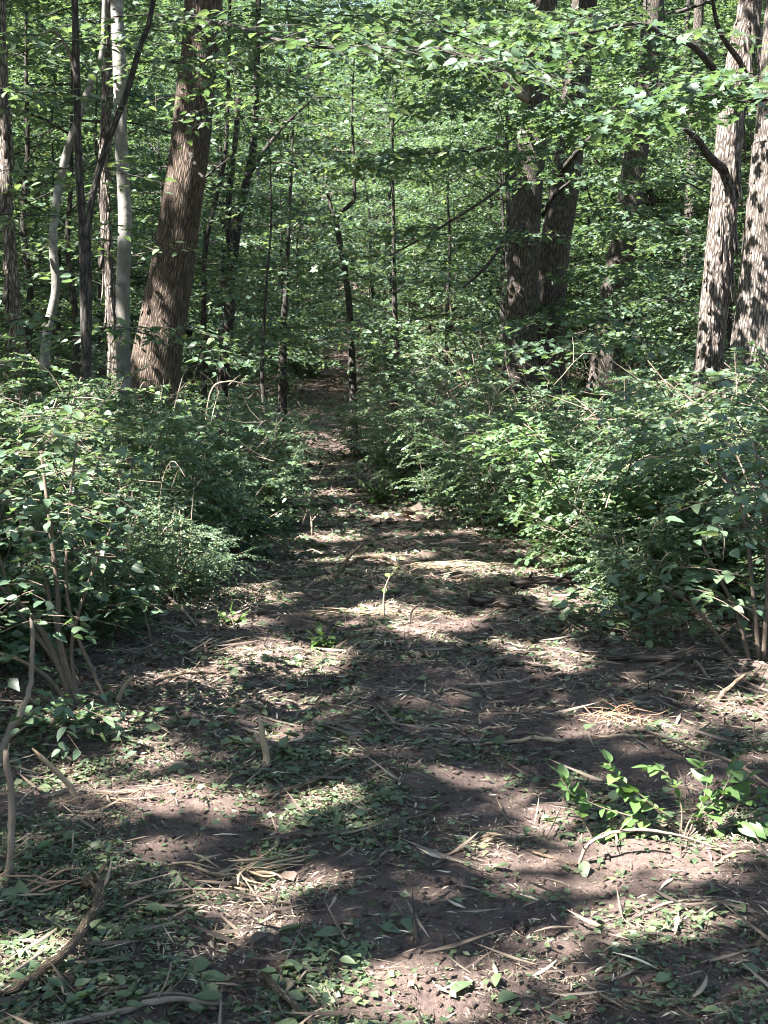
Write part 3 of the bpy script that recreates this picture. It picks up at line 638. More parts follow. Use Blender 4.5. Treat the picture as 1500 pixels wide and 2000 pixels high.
def band(x, y):
    px = CX + F * x / y
    for a, t in ((120, 'behind the crooked pale trunk'), (260, 'behind the pale grey trunk'), (430, 'behind the thick leaning tree'), (560, 'beside the dark twisted tree'), (740, 'over the far trail'), (960, 'left of the close pair of trunks'), (1160, 'behind the close pair of trunks'), (1330, 'behind the lone grey trunk'), (9999, 'behind the shaggy grey trunk')):
        if px < a: return t
for x, y, g in try_tree(16, 60, 110, .9, 1.3, seed=3):
    d = 'near' if y < 28 else ('middle' if y < 44 else 'deep'); t = band(x, y)
    place(g.choice(protos_small), 'young_tree', f'thin leafy young tree in the {d} woods {t}', 'tree', (x, y, gz1(x, y)), g.uniform(0, 6.28), g.uniform(.85, 1.35), f'young trees in the {d} woods {t}')
for x, y, g in try_tree(30, 62, 42, 2.4, 2.2, seed=5, r=2, R=2.4, h=14):
    d = 'middle' if y < 42 else 'deep'; t = band(x, y)
    place(g.choice(protos_mid), 'forest_tree', f'tall slim leafy tree in the {d} woods {t}', 'tree', (x, y, gz1(x, y)), g.uniform(0, 6.28), g.uniform(.8, 1.15), f'tall trees in the {d} woods {t}')
for x, y, g in try_tree(62, 130, 90, 2.6, 3.2, seed=8, r=2):
    t = band(x, y)
    place(g.choice(protos_mid), 'forest_tree', f'far leafy tree on the hillside {t}', 'tree', (x, y, gz1(x, y)), g.uniform(0, 6.28), g.uniform(1.0, 1.6), f'far trees on the hillside {t}')

# unseen trees added beside and behind the camera to block low sky light
gs = random.Random(21); ring = []; guard = 0
while len(ring) < 58 and guard < 5000:
    guard += 1
    az = gs.uniform(math.radians(28), math.radians(332)); d = gs.uniform(15, 34); x, y = d * math.sin(az), d * math.cos(az)
    if y > 4 and abs(x) < .36 * y + 2.5: continue
    if any((x - a) ** 2 + (y - b) ** 2 < 9 for a, b in ring): continue
    ring.append((x, y)); wd = 'behind the viewpoint' if y < 0 else ('left of the view' if x < 0 else 'right of the view')
    place(gs.choice(protos_mid[:2]), 'forest_tree', f'leafy tree added to block sky light, outside the picture {wd}', 'tree', (x, y, gz1(x, y)), gs.uniform(0, 6.28), gs.uniform(.8, 1.0), f'trees added outside the picture {wd}')

# ------------------------------------------------------------------ shrubs
SH = [make_shrub(1.15, .78, 14, 300 + k, leaf=.040 + .007 * (k % 3), twigs=22, bare=.14 + .04 * (k % 2), mat='leaf_shrub_warm' if k in (1, 4) else 'leaf_shrub', shape='ovate' if k == 2 else 'oval') for k in range(6)]
SHF = [make_shrub(1.2, .85, 10, 320 + k, leaf=.072, twigs=14, bare=.1, shape='diamond') for k in range(3)]
SHB = [make_shrub(1.0, .7, 12, 340 + k, leaf=.055, twigs=20, bare=.2, mat='leaf_bright') for k in range(1)]  # paler leaf copy: part of this shrub's sunlight is put into its colour
def shrub(x, y, h, label, k=0, group=None, lib=None, name='shrub'):
    g = random.Random(int(x * 991 + y * 577)); lib = lib or SH
    place(lib[k % len(lib)], name, label, 'shrub', (x, y, gz1(x, y)), g.uniform(0, 6.28), h / 1.15, group, (g.uniform(-.08, .08), g.uniform(-.08, .08)))
left = [(-1.5, 7.6, .7, 'leafy shrub at the left trail edge with a sunlit patch of ivy-green leaves below'), (-2.25, 7.3, 1.15, 'dense green shrub behind the bare stems at the left edge'), (-1.45, 8.8, 1.0, 'dark green shrub bulging toward the trail below the thick leaning tree'),
        (-2.15, 8.9, 1.15, 'broad shrub with dead twigs through it, left of the trail'), (-2.95, 8.6, 1.3, 'tall sunlit shrub at the left picture edge'), (-1.12, 10.0, .95, 'rounded dark shrub overhanging the left side of the trail'),
        (-1.85, 10.6, 1.15, 'blue-green shrub in front of the base of the thick leaning tree'), (-2.75, 11.0, 1.25, 'pale sunlit shrub in front of the pale grey trunk'), (-.98, 11.7, .85, 'low yellowish shrub by the trail with an antler-shaped twig'),
        (-1.65, 12.7, 1.15, 'dark shrub behind the rounded shrub on the left'), (-2.6, 13.3, 1.2, 'shrub right at the foot of the pale grey trunk'), (-3.5, 12.4, 1.35, 'tall shrub below the crooked pale trunk'), (-1.2, 8.2, .55, 'low leafy clump spilling onto the left side of the trail'), (-1.32, 7.0, .5, 'low clump right of the bare stems, at the left trail edge'), (-1.85, 6.5, .85, 'shrub leaning in behind the bare stems at the left'), (-1.25, 14.6, 1.0, 'dim shrub on the left where the trail narrows')]
for i, (x, y, h, lab) in enumerate(left): shrub(x, y, h, lab, i)
right = [(1.32, 7.7, .5, 'small loose clump at the right trail edge by the logs'), (2.2, 7.5, 1.2, 'large leafy shrub filling the right picture edge'), (1.32, 8.9, 1.12, 'bright sunlit shrub on the right, sunlight partly put into its palest green'), (2.0, 8.5, 1.2, 'big dark green shrub between the bright shrub and the right edge'),
         (1.95, 9.9, 1.2, 'blue-green shrub behind the bright sunlit shrub'), (2.75, 9.3, 1.3, 'shrub with glossy blue-green leaves below the shaggy trunk'), (1.0, 11.2, .92, 'shadowy shrub with bare grey stems at the right trail edge'),
         (1.75, 11.6, 1.1, 'shrub in front of the close pair of trunks'), (2.65, 12.2, 1.2, 'shrub below the lone grey trunk on the right'), (3.5, 11.6, 1.3, 'shrub at the foot of the thick trunk at the right edge'),
         (.82, 13.2, .95, 'shrub with a yellow-green sunlit side, left of the close pair of trunks'), (1.5, 14.2, 1.05, 'dark shrub hiding the base of the close pair of trunks'), (.75, 15.4, 1.05, 'pale sunlit shrub where the trail bends'),
         (.30, 16.9, 1.1, 'rounded shrub pinching the trail right of centre'), (.55, 18.2, 1.1, 'grey-green shrub high on the right of the narrow trail'), (1.4, 17.2, 1.15, 'shrub beside the left trunk of the close pair')]
for i, (x, y, h, lab) in enumerate(right): shrub(x, y, h, lab, i + 2, lib=SHB if 'palest' in lab else None)
g = random.Random(77); pts_ = []
n_f = 0
while n_f < 120:
    y = g.uniform(14, 85); x = g.uniform(-.3, .3) * y
    if not clear_of_path(x, y, float(path_w(y)) + .40) or blocks_trail(x, y, .55): continue
    if any((x - a) ** 2 + (y - b) ** 2 < (1.0 + .02 * y) ** 2 for a, b in pts_): continue
    pts_.append((x, y)); n_f += 1; s = zone(x, y); d = 'near' if y < 24 else ('middle' if y < 45 else 'far')
    shrub(x, y, g.uniform(.9, 1.5) * (1 + max(0, y - 25) * .02), f'loose green shrub in the {d} undergrowth {s} of the trail', n_f, f'shrubs in the {d} undergrowth {s} of the trail', SHF)

for k, (px, D, h) in enumerate(((880, 25, 1.7), (920, 24, 1.9), (965, 25, 1.8))):  # bushes added to stand in for the dark of a shaded hollow
    x = (px - CX) / F * D; shrub(x, D, h, ['tall bush added to darken the shaded hollow, nearest the trail', 'tall bush added to darken the middle of the shaded hollow', 'tall bush added to darken the shaded hollow beside the close pair of trunks'][k], k, 'bushes added to darken the shaded hollow', SHF, 'bush')
shrub(-.42, 24.6, .9, 'little shrub around the foot of the crooked sapling', 1, None, SHF)
for i, (x, y, h) in enumerate(((-2.4, 5.0, .9), (-3.0, 6.2, 1.1), (-2.3, 3.4, .8), (-3.3, 4.2, 1.1), (2.5, 5.2, .9), (3.1, 6.4, 1.1), (2.6, 3.6, .8), (3.4, 4.6, 1.1), (3.3, 8.0, 1.2), (-3.9, 8.0, 1.2), (4.2, 9.6, 1.3), (-4.3, 10.2, 1.3))):
    sd_ = 'left' if x < 0 else 'right'; shrub(x, y, h, f'leafy shrub of the {sd_} bank, outside the picture', i, f'shrubs outside the picture on the {sd_}')
# tall bare-stemmed shrub at the left edge
def px_stem_shrub(name, label, base_px, D, stems, leafspecs, mat='leaf_shrub', bark='twig', leaf=.055, cat='shrub', shape='ovate'):
    b = ground_at(*base_px); off = Vector((b.x, b.y, b.z)); o = thing(name, label, cat, off)
    al, aw = Acc(), Acc()
    for pts, wd in stems:
        P = [at(p[0], p[1], p[2] if len(p) > 2 else b.y) - off for p in pts]
        P[0].z -= .03
        Q = smooth_path(P, 5); a = Acc(); tube(a, Q, interp_r([w_ / ppm(b.y) / 2 for w_ in wd], len(Q)), 7, .1, int(pts[0][0]) % 50); link('stem', a.mesh('stem', bark, True), o)
    for (px, py, dD, n, spr) in leafspecs:
        for k in range(n):
            p = at(px + NR.normal(0, spr), py + NR.normal(0, spr * .7), b.y + dD + NR.normal(0, .15)) - off
            a2 = NR.random() * 6.28; spray(al, aw, p, (math.cos(a2), math.sin(a2), .1), .28 + .25 * NR.random(), leaf, shape, .75, .25, rw=.003)
    if leafspecs: link('twigs', aw.mesh('twigs', 'twig'), o, kind='stuff'); link('foliage', al.mesh('foliage', mat), o, kind='stuff')
    return o, off
px_stem_shrub('bare_stemmed_shrub', 'multi-stemmed shrub with dark bare stems fanning up at the left edge', (135, 1375), 6,
    [([(150, 1385), (110, 1290), (60, 1200), (-20, 1130)], [16, 14, 11, 8]), ([(160, 1385), (118, 1270), (112, 1150), (95, 1000), (80, 880)], [15, 13, 11, 9, 6]), ([(165, 1390), (130, 1300), (105, 1200), (70, 1080), (20, 980)], [12, 11, 9, 7, 5]),
     ([(228, 1410), (190, 1330), (150, 1240), (130, 1150), (135, 1000), (150, 860)], [10, 9, 8, 7, 6, 4]), ([(245, 1480), (200, 1430), (170, 1400), (140, 1330), (60, 1230)], [14, 13, 12, 10, 7]), ([(140, 1380), (100, 1330), (40, 1290), (-30, 1270)], [12, 10, 9, 7]),
     ([(158, 1385), (140, 1260), (180, 1120), (230, 1000)], [9, 8, 6, 4]), ([(150, 1385), (122, 1320), (80, 1250), (30, 1180), (-10, 1060)], [11, 9, 8, 6, 5])],
    [(60, 1150, -.2, 7, 60), (30, 1010, -.1, 8, 60), (110, 960, 0, 9, 70), (60, 850, .1, 8, 60), (170, 880, .1, 6, 50), (170, 1080, .1, 4, 50), (40, 1190, -.5, 3, 30), (190, 1170, 0, 3, 30), (90, 1390, -.3, 10, 70), (140, 1420, -.2, 6, 40)])
px_stem_shrub('overhanging_shrub', 'shrub with broad leaves leaning into the right picture edge', (1480, 1290), 6,
    [([(1470, 1300), (1440, 1200), (1400, 1120), (1370, 1060)], [10, 9, 7, 5]), ([(1485, 1300), (1470, 1150), (1450, 1000), (1400, 900)], [11, 9, 8, 5]), ([(1490, 1300), (1500, 1120), (1490, 960), (1470, 860)], [11, 10, 8, 6]), ([(1460, 1300), (1400, 1240), (1350, 1180), (1300, 1150)], [9, 8, 6, 4]), ([(1500, 1300), (1530, 1150), (1510, 900)], [10, 9, 6])],
    [(1450, 900, -.2, 8, 50), (1480, 1050, -.2, 8, 50), (1400, 1000, 0, 6, 50), (1360, 1090, 0, 6, 50), (1300, 1160, .1, 5, 40), (1480, 830, 0, 6, 50)], leaf=.07)
px_stem_shrub('low_shrub', 'low ivy-like shrub among the sticks right of the trail', (1240, 1240), 7, [([(1240, 1245), (1225, 1190), (1210, 1150)], [6, 5, 3]), ([(1245, 1245), (1270, 1200), (1300, 1170)], [6, 5, 3]), ([(1235, 1245), (1190, 1215), (1150, 1190)], [6, 5, 3])],
    [(1200, 1190, 0, 7, 35), (1260, 1190, 0, 7, 40), (1310, 1190, 0, 5, 30), (1160, 1210, 0, 5, 25), (1240, 1225, -.1, 5, 35)], leaf=.06)

# the fresh green shrub in the right foreground: its leaves are large enough to count
def near_leaf(name_seed, L=1.0, W=.55, fold=.18, curl=.18):
    a = Acc(); n = 6; V = []; q = []; sz = []
    for i in range(n + 1):
        t = i / n; ww = W / 2 * (math.sin(math.pi * t ** .8) ** .85 if 0 < t < 1 else 0.02) * (1 - .15 * t)
        z = -curl * t * t + .03 * math.sin(5 * t + name_seed)
        V += [(-ww, t * L, z + ww * fold * 2), (0, t * L, z), (ww, t * L, z + ww * fold * 2)]
    for i in range(n):
        for j in (0, 1): q += [i * 3 + j, i * 3 + j + 1, (i + 1) * 3 + j + 1, (i + 1) * 3 + j]; sz.append(4)
    a.add(V, q, sz, np.full(len(sz), .5)); return a
def put_leaf(me, parent, p, d, n, s, **kw):
    o = link('leaf' if parent is not None else 'fallen_leaf', me, parent, **kw)
    y = Vector(d).normalized(); z = Vector(n); z = (z - y * z.dot(y)).normalized(); x = y.cross(z)
    m = Matrix((x, y, z)).transposed().to_4x4(); m.translation = Vector(p); o.matrix_local = m @ Matrix.Scale(s, 4)
    return o
LV = {}
for mt in ('leaf_fresh', 'leaf_bright', 'leaf_shrub', 'leaf_fallen', 'leaf_dead'):
    LV[mt] = [near_leaf(k, 1, .5 + .06 * k, .1 + .1 * (k % 3), [.12, .3, -.1, .45][k]).mesh('leaf', mt, True) for k in range(4)]
def leafy_twigs(name, label, cat, base_px, twigs, leaf=.06, mat='leaf_fresh', bark='twig', tw=5, spread=1.0, npair=None, group=None, seed=1):
    g = random.Random(seed); b = ground_at(*base_px); off = Vector(b); o = thing(name, label, cat, off, group)
    for pts in twigs:
        P = [at(p[0], p[1], p[2] if len(p) > 2 else b.y) - off for p in pts]
        Q = smooth_path(P, 6); a = Acc(); tube(a, Q, np.linspace(tw / ppm(b.y) / 2, tw / ppm(b.y) / 5, len(Q)), 5, 0, 3); st = link('stem', a.mesh('stem', bark, True), o)
        Ln = sum((Vector(Q[i + 1]) - Vector(Q[i])).length for i in range(len(Q) - 1)); n = npair or max(3, int(Ln / (leaf * .62)))
        for k in range(n):
            u = .25 + .75 * (k + .5) / n; i = min(len(Q) - 2, int(u * (len(Q) - 1))); p = Vector(Q[i]); t = (Vector(Q[i + 1]) - p).normalized()
            sd = t.cross(Vector((0, 0, 1))).normalized()
            for s in (-1, 1):
                d = t * .6 + sd * s * .9 + Vector((g.gauss(0, .25), g.gauss(0, .25), g.gauss(-.05, .25)))
                nn = Vector((g.gauss(0, .35), g.gauss(-.25, .35), 1))
                put_leaf(LV[mat][g.randrange(4)], st, p + d.normalized() * .006, d, nn, leaf * g.uniform(.6, 1.25))
        put_leaf(LV[mat][0], st, Vector(Q[-1]), Vector(Q[-1]) - Vector(Q[-3]), (0, 0, 1), leaf)
    return o
leafy_twigs('green_shrub', 'fresh green low shrub with broad leaves on the soil in the right foreground', 'shrub', (1330, 1640),
    [[(1330, 1635), (1250, 1600), (1170, 1575), (1110, 1545)], [(1330, 1635), (1270, 1570), (1210, 1520), (1190, 1490)], [(1330, 1640), (1330, 1570), (1300, 1510), (1270, 1500)], [(1340, 1640), (1390, 1580), (1420, 1530), (1430, 1500)], [(1340, 1640), (1430, 1610), (1500, 1600)],
     [(1330, 1640), (1250, 1625), (1200, 1620), (1150, 1640)], [(1340, 1640), (1380, 1540), (1370, 1490)], [(1340, 1640), (1440, 1570), (1490, 1550)], [(1330, 1640), (1300, 1590), (1240, 1560), (1215, 1545)], [(1335, 1640), (1350, 1600), (1400, 1560), (1460, 1520)]], .058)
leafy_twigs('broken_sprig', 'arching brown sprig with a few light leaves left of the green foreground shrub', 'branch', (1160, 1645), [[(1160, 1645), (1135, 1590), (1115, 1550), (1095, 1520)]], .06, npair=5, seed=4)
leafy_twigs('seedling', 'bright green leafy tuft in the middle of the trail beside a thin reddish twig', 'plant', (630, 1270), [[(630, 1270), (a, c)] for a, c in ((612, 1245), (628, 1236), (645, 1240), (652, 1255), (618, 1258))], .06, npair=3, tw=3, seed=5)
leafy_twigs('seedling', 'sprawling pale green clump growing where the trail bends', 'plant', (745, 985), [[(745, 985), (a, c)] for a, c in ((700, 940), (720, 950), (745, 940), (770, 945), (785, 960), (720, 975), (800, 975), (735, 960), (760, 960))], .09, npair=6, tw=3, seed=6)
leafy_twigs('shoot', 'bent pale shoot with a green leaf tuft at its tip, mid trail', 'plant', (750, 1205), [[(750, 1205), (750, 1165), (757, 1135), (768, 1118)]],   .05, 'leaf_fresh', 'twig_pale', npair=2, tw=5, seed=7)
leafy_twigs('seedling', 'small pale seedling left of the trail under the sunlit shrub', 'plant', (452, 1222), [[(452, 1222), (a, c)] for a, c in ((435, 1205), (452, 1198), (470, 1206))], .07, npair=2, tw=3, seed=8)
leafy_twigs('ground_sprig', 'dark green sprig low in the lower left corner of the bare stems', 'plant', (130, 1420), [[(130, 1425), (a, c)] for a, c in ((40, 1390), (70, 1430), (110, 1380), (170, 1395), (60, 1460), (160, 1440), (30, 1430))], .07, 'leaf_shrub', npair=7, tw=4, seed=9)
for i, (px, py) in enumerate([(640, 1470), (700, 1450), (560, 1470), (740, 1560), (660, 1620)]):
    leafy_twigs('cut_sprig', 'torn leafy green sprig lying in the littered middle strip of the trail', 'plant', (px, py), [[(px - 40, py + 5), (px, py - 8), (px + 40, py - 4)], [(px, py - 4), (px + 25, py + 18)]], .05, 'leaf_fallen', npair=4, tw=4, group='sprigs in the middle strip of the trail', seed=20 + i)

# ------------------------------------------------------------------ sticks, logs and splinters that can be told apart
def stick(name, label, pts, wid, mat='twig', cat='stick', sides=7, jag=.035, lying=True, rough=.28, D=None, group=None, n=5, twigs=()):
    if lying:
        P = []
        for i, p in enumerate(pts):
            q = ground_at(p[0], p[1]); P.append(q)
        r = [w_ / ppm(P[min(i, len(P) - 1)].y) / 2 * (1.35 if cat == 'log' else .8) for i, w_ in enumerate(wid)]
        for i, p in enumerate(pts): P[i].z += r[i] * .95 + (p[2] if len(p) > 2 else 0)
    else:
        b = ground_at(pts[0][0], pts[0][1]); D = b.y
        P = [b] + [at(p[0], p[1], D + (p[2] if len(p) > 2 else 0)) for p in pts[1:]]; P[0] = P[0] - Vector((0, 0, .03)); r = [w_ / ppm(D) / 2 * .8 for w_ in wid]
    off = Vector(P[0]); a = Acc()
    Q = smooth_path([p - off for p in P], n + 2); gk = np.random.default_rng(int(pts[0][0] * 3 + pts[0][1]) % 9999)
    kink = gk.normal(0, 1, Q.shape) * max(r) * .16; kink[0] = kink[-1] = 0; kink[1:-1] = (kink[:-2] + kink[1:-1] + kink[2:]) / 2; Q = Q + kink
    rj = 1 + gk.normal(0, .07, len(Q))
    if lying:
        for k in range(len(Q)):
            gzk = gz1(Q[k][0] + off.x, Q[k][1] + off.y) - off.z
            rk = np.interp(k, np.linspace(0, len(Q) - 1, len(r)), r)
            if Q[k][2] < gzk + rk * .8: Q[k][2] = gzk + rk * .8
    tube(a, Q, rj * np.interp(np.linspace(0, len(P) - 1, len(Q)), np.arange(len(P)), r), max(9, sides), rough, int(pts[0][0] + pts[0][1]) % 83, jag)
    Lq = float(np.linalg.norm(Q[-1] - Q[0]))
    for k in range(gk.integers(1, 4) if Lq > .22 else 0):
        q = int(gk.integers(1, len(Q) - 1)); t_ = Q[min(q + 1, len(Q) - 1)] - Q[q - 1]; t_ /= np.linalg.norm(t_) + 1e-9
        sd = np.cross(t_, gk.normal(0, 1, 3)); sd /= np.linalg.norm(sd) + 1e-9; sd[2] = abs(sd[2]); dd = t_ * .7 + sd; dd /= np.linalg.norm(dd); rq = float(np.interp(q, np.linspace(0, len(Q) - 1, len(r)), r)); ll = gk.uniform(.03, .10) + rq
        tube(a, [Q[q], Q[q] + dd * ll * .5, Q[q] + dd * ll + gk.normal(0, .006, 3)], [rq * .45, rq * .35, rq * .25], 5, 0, 3, .008)
    if twigs:
        o = thing(name, label, cat, off, group); link('stick_body', a.mesh('stick_body', mat, True), o)
        for tp, tw in twigs:
            TP = [at(q[0], q[1], q[2] if len(q) > 2 else off.y) - off for q in tp]; b2 = Acc(); QQ = smooth_path(TP, 4)
            tube(b2, QQ, interp_r([w_ / ppm(off.y) / 2 for w_ in tw], len(QQ)), 5, .1, 3); link('twig', b2.mesh('twig', mat, True), o)
        return o
    return link(name, a.mesh(name, mat, True), None, label, cat, group, None, off)
stick('log', 'dark fallen log lying across the right half of the trail', [(925, 1182), (1000, 1190), (1085, 1202)], [19, 20, 17], 'log_dark', 'log', 12, .03)
stick('log', 'broken weathered log with a pale end at the right trail edge', [(1010, 1150), (1090, 1143), (1180, 1135)], [15, 15, 13], 'log_dark', 'log', 10, .05)
stick('pale_stick', 'peeled pale stick just behind the dark fallen log', [(1000, 1150), (1040, 1148), (1066, 1142)], [9, 10, 7], 'wood_torn')
stick('stick', 'long straight black stick lying level right of the trail', [(1172, 1287), (1300, 1292), (1420, 1292)], [15, 16, 13], 'log_dark', n=7)
stick('stick', 'dark branch lying left of the long straight black stick', [(960, 1276), (1000, 1270), (1058, 1272)], [9, 10, 7], 'log_dark')
stick('stick', 'short thick dark branch below the dark branch right of mid trail', [(990, 1300), (1040, 1302), (1085, 1312)], [9, 12, 10], 'log_dark')
stick('stick', 'brown branch ending in a black knot, behind the long straight black stick', [(1062, 1247), (1120, 1250), (1165, 1256), (1180, 1262)], [8, 9, 10, 12], 'log_dark')
stick('stick', 'forked grey twig lying in front of the dark fallen log', [(938, 1258), (965, 1245), (1008, 1235)], [8, 7, 5], 'twig')
stick('arched_branch', 'arched pale-brown branch bowed over the trail litter', [(678, 1108), (700, 1100, .02), (740, 1100, .03), (775, 1112, .02), (805, 1128)], [9, 10, 10, 9, 7], 'root_brown', 'branch', n=6)
stick('broken_branch', 'split branch rising beside the arched branch', [(662, 1118), (680, 1090, 0), (708, 1062, .05)], [8, 8, 6], 'root_brown', 'branch', lying=False)
stick('hooked_root', 'thick curved root with a knobbed end at the lower left', [(172, 1755, .03), (192, 1768, .05), (188, 1805, .04), (160, 1850, .03), (115, 1895, .02), (50, 1930, .01), (-20, 1955)], [34, 30, 24, 24, 24, 17, 12], 'root_brown', 'root', 12, .05, n=7, rough=.25,
      twigs=[([(182, 1770), (172, 1790), (156, 1830)], [9, 7, 5]), ([(180, 1760), (165, 1752), (150, 1752)], [10, 8, 4])])
stick('long_twig', 'long thin grey twig crossing the leaves beside the curved root', [(190, 1795), (260, 1780, .02), (330, 1765, .03), (420, 1760, .03), (520, 1770, .02), (610, 1778)], [6, 8, 7, 7, 6, 4], 'twig', n=6)
stick('stick', 'thick grey stick along the bottom edge, left', [(110, 2010), (230, 1985), (330, 1972, .02), (430, 1965)], [18, 18, 16, 12], 'twig_pale', n=6)
stick('stick', 'grey stick lying above the thick grey stick at the bottom edge', [(230, 1965), (330, 1960, .02), (430, 1960)], [10, 10, 8], 'twig')
stick('stick', 'split stick with a pale torn end at the bottom edge', [(530, 1948, .03), (560, 1970, .02), (610, 2005)], [20, 18, 22], 'root_brown', jag=.06)
stick('stick', 'brown stick half buried in leaves above the bottom edge', [(180, 1955), (235, 1940, .01), (265, 1930)], [12, 12, 9], 'root_brown')
stick('broken_stub', 'upright broken wooden stub splintered at the top, left of mid trail', [(524, 1495), (516, 1455), (509, 1415)], [16, 17, 10], 'wood_torn', 'stub', 9, .06, lying=False)
stick('broken_stick', 'pale snapped stick jutting up at the left below the bare stems', [(165, 1562), (125, 1522, -.03), (88, 1486, -.06)], [14, 14, 11], 'wood_torn', 'stick', 8, .07, lying=False)
stick('leaning_stem', 'long pale stem leaning in from the left picture edge', [(-15, 1495), (20, 1430, .05), (50, 1370, .1), (62, 1310, .12), (62, 1215, .1)], [20, 19, 17, 13, 10], 'twig_pale', 'stem', 9, .02, lying=False, n=7)
stick('upright_stick', 'upright grey stick with split bark at the left picture edge', [(10, 1715), (22, 1640), (22, 1560), (12, 1468)], [18, 19, 18, 15], 'twig_pale', 'stick', 9, .06, lying=False)
stick('arched_shoot', 'pale arched shoot bowing over the right foreground into the green shrub', [(1122, 1690), (1145, 1655), (1180, 1632), (1235, 1621), (1310, 1628), (1400, 1655)], [10, 10, 9, 8, 7, 5], 'twig_pale', 'shoot', 8, .01, lying=False, n=7)
stick('stick', 'short brown stick touching the foot of the arched shoot', [(1035, 1664), (1070, 1676), (1120, 1691)], [8, 8, 8], 'root_brown')
stick('split_pole', 'long thin pole ending in a splintered pale head, right of mid trail', [(800, 1462), (920, 1458), (1010, 1452), (1060, 1449), (1098, 1450)], [4, 6, 9, 13, 8], 'wood_torn', 'stick', 8, .06, n=6)
stick('stick', 'pale stick lying just in front of the orange rootlets', [(1172, 1442), (1240, 1441), (1312, 1442)], [8, 9, 6], 'wood_torn')
stick('torn_stub', 'dark brown torn stub tilting up near the right edge', [(1392, 1372), (1412, 1356), (1442, 1328)], [8, 13, 9], 'root_brown', 'stub', 8, .06, lying=False)
stick('stick', 'thin pale curved stick across the trail centre', [(690, 1342), (750, 1352), (832, 1354)], [6, 6, 5], 'twig_pale')
stick('stick', 'forked pale twig left of centre beyond the stub', [(580, 1398), (605, 1388), (650, 1418)], [7, 8, 7], 'twig_pale')
stick('stick', 'slim stick slanting over the right-hand litter toward the low shrub', [(1090, 1248), (1130, 1225, .02), (1165, 1205, .05)], [6, 7, 5], 'root_brown')
stick('stick', 'grey broken stick lying on the right beside the torn stub', [(1340, 1280), (1365, 1300), (1385, 1325)], [8, 9, 7], 'twig_pale')
stick('long_branch', 'long thin branch crossing the right edge beside the green shrub', [(1250, 1425), (1300, 1470, .05), (1360, 1500, .06), (1440, 1530, .06), (1510, 1545)], [6, 8, 9, 9, 8], 'twig', 'branch', n=6)
stick('stick', 'root-like stick at the left sunlit patch beyond the bare stems', [(285, 1345), (340, 1330, .02), (400, 1325, .02), (450, 1315)], [8, 12, 9, 6], 'root_brown')
stick('stick', 'stout pale stub at the left trail edge under the shrubs', [(222, 1372), (240, 1345), (255, 1325)], [13, 12, 10], 'wood_torn', lying=False)
stick('stick', 'thin stick leaning on the soil at the lower right', [(1250, 1790), (1310, 1772, .01), (1370, 1760)], [7, 7, 5], 'twig_pale')
stick('stick', 'brown stick at the bottom right', [(1180, 1958), (1270, 1962), (1350, 1958)], [14, 14, 12], 'root_brown')
stick('stick', 'small slanted twig at the far lower right', [(1400, 1690), (1425, 1675), (1462, 1665)], [9, 9, 6], 'wood_torn')
stick('stick', 'long slim stick left of the splinter pile lying on dark soil', [(300, 1525), (420, 1545), (520, 1555)], [5, 6, 5], 'root_brown')
stick('stick', 'brown root across the sunlit soil right of the stub', [(520, 1560), (600, 1545, .02), (670, 1515, .02)], [12, 12, 8], 'root_brown')
stick('hooked_twig', 'small dark hooked twig standing up in the trail centre', [(805, 1218), (804, 1195), (822, 1178)], [6, 6, 4], 'log_dark', 'twig', lying=False, jag=.005)
stick('antler_twig', 'bare pale antler-shaped twig standing at the left trail edge', [(608, 1045), (609, 1020), (604, 990)], [6, 5, 3], 'twig_pale', 'twig', 6, .004, lying=False, twigs=[([(609, 1018), (620, 1005), (628, 998)], [4, 3, 2]), ([(607, 1008), (616, 1000), (622, 990)], [3, 2, 2])])
stick('dead_branch', 'pale fallen pole slanting through the sunlit shrub on the left', [(398, 1228), (340, 1175, .1), (268, 1125, .2)], [9, 8, 6], 'twig_pale', 'branch', 7, .01, lying=False)
stick('dead_branch', 'bleached forked dead branch sticking out of the left shrubs', [(200, 1180), (225, 1108, .1), (290, 1090, .1), (318, 1040, .1), (345, 1010, .1)], [7, 7, 6, 5, 4], 'twig_pale', 'branch', 6, .004, lying=False)
stick('dead_branch', 'thin bleached stick standing in the sunlit left shrub', [(296, 1252), (285, 1210), (270, 1165)], [7, 6, 5], 'twig_pale', 'branch', 6, .004, lying=False)
stick('dead_branch', 'arching bare twig above the shrubs left of the trail', [(300, 1150), (265, 1030, 0), (300, 960, .1), (370, 958, .1), (395, 935, .1)], [5, 5, 5, 4, 3], 'twig_pale', 'branch', 6, .004, lying=False, n=6)
b_ = px_stem_shrub('dead_twig', 'white antler-like dead twig reaching out right of the thick leaning tree', (420, 1010), 11, [([(395, 900, 11.2), (410, 770, 11.2), (445, 745, 11.2), (485, 752, 11.2)], [3, 3, 2.5, 1.5]), ([(445, 746, 11.2), (462, 738, 11.2), (470, 732, 11.2)], [2, 1.6, 1]), ([(462, 747, 11.2), (476, 740, 11.2)], [1.6, 1])], [], bark='twig_pale', cat='branch')
stick('hanging_vine', 'thin pale vine drooping left of the close pair of trunks', [(955, 830), (935, 740), (915, 685), (888, 640), (880, 590), (890, 560), (910, 545)], [4, 5, 5, 4, 4, 4, 3], 'twig', 'vine', 5, 0, lying=False, n=6)
stick('hanging_vine', 'short pale vine hanging close beside the left trunk of the pair', [(970, 800), (955, 720), (940, 660), (935, 600)], [3, 4, 4, 3], 'twig', 'vine', 5, 0, lying=False, n=6)
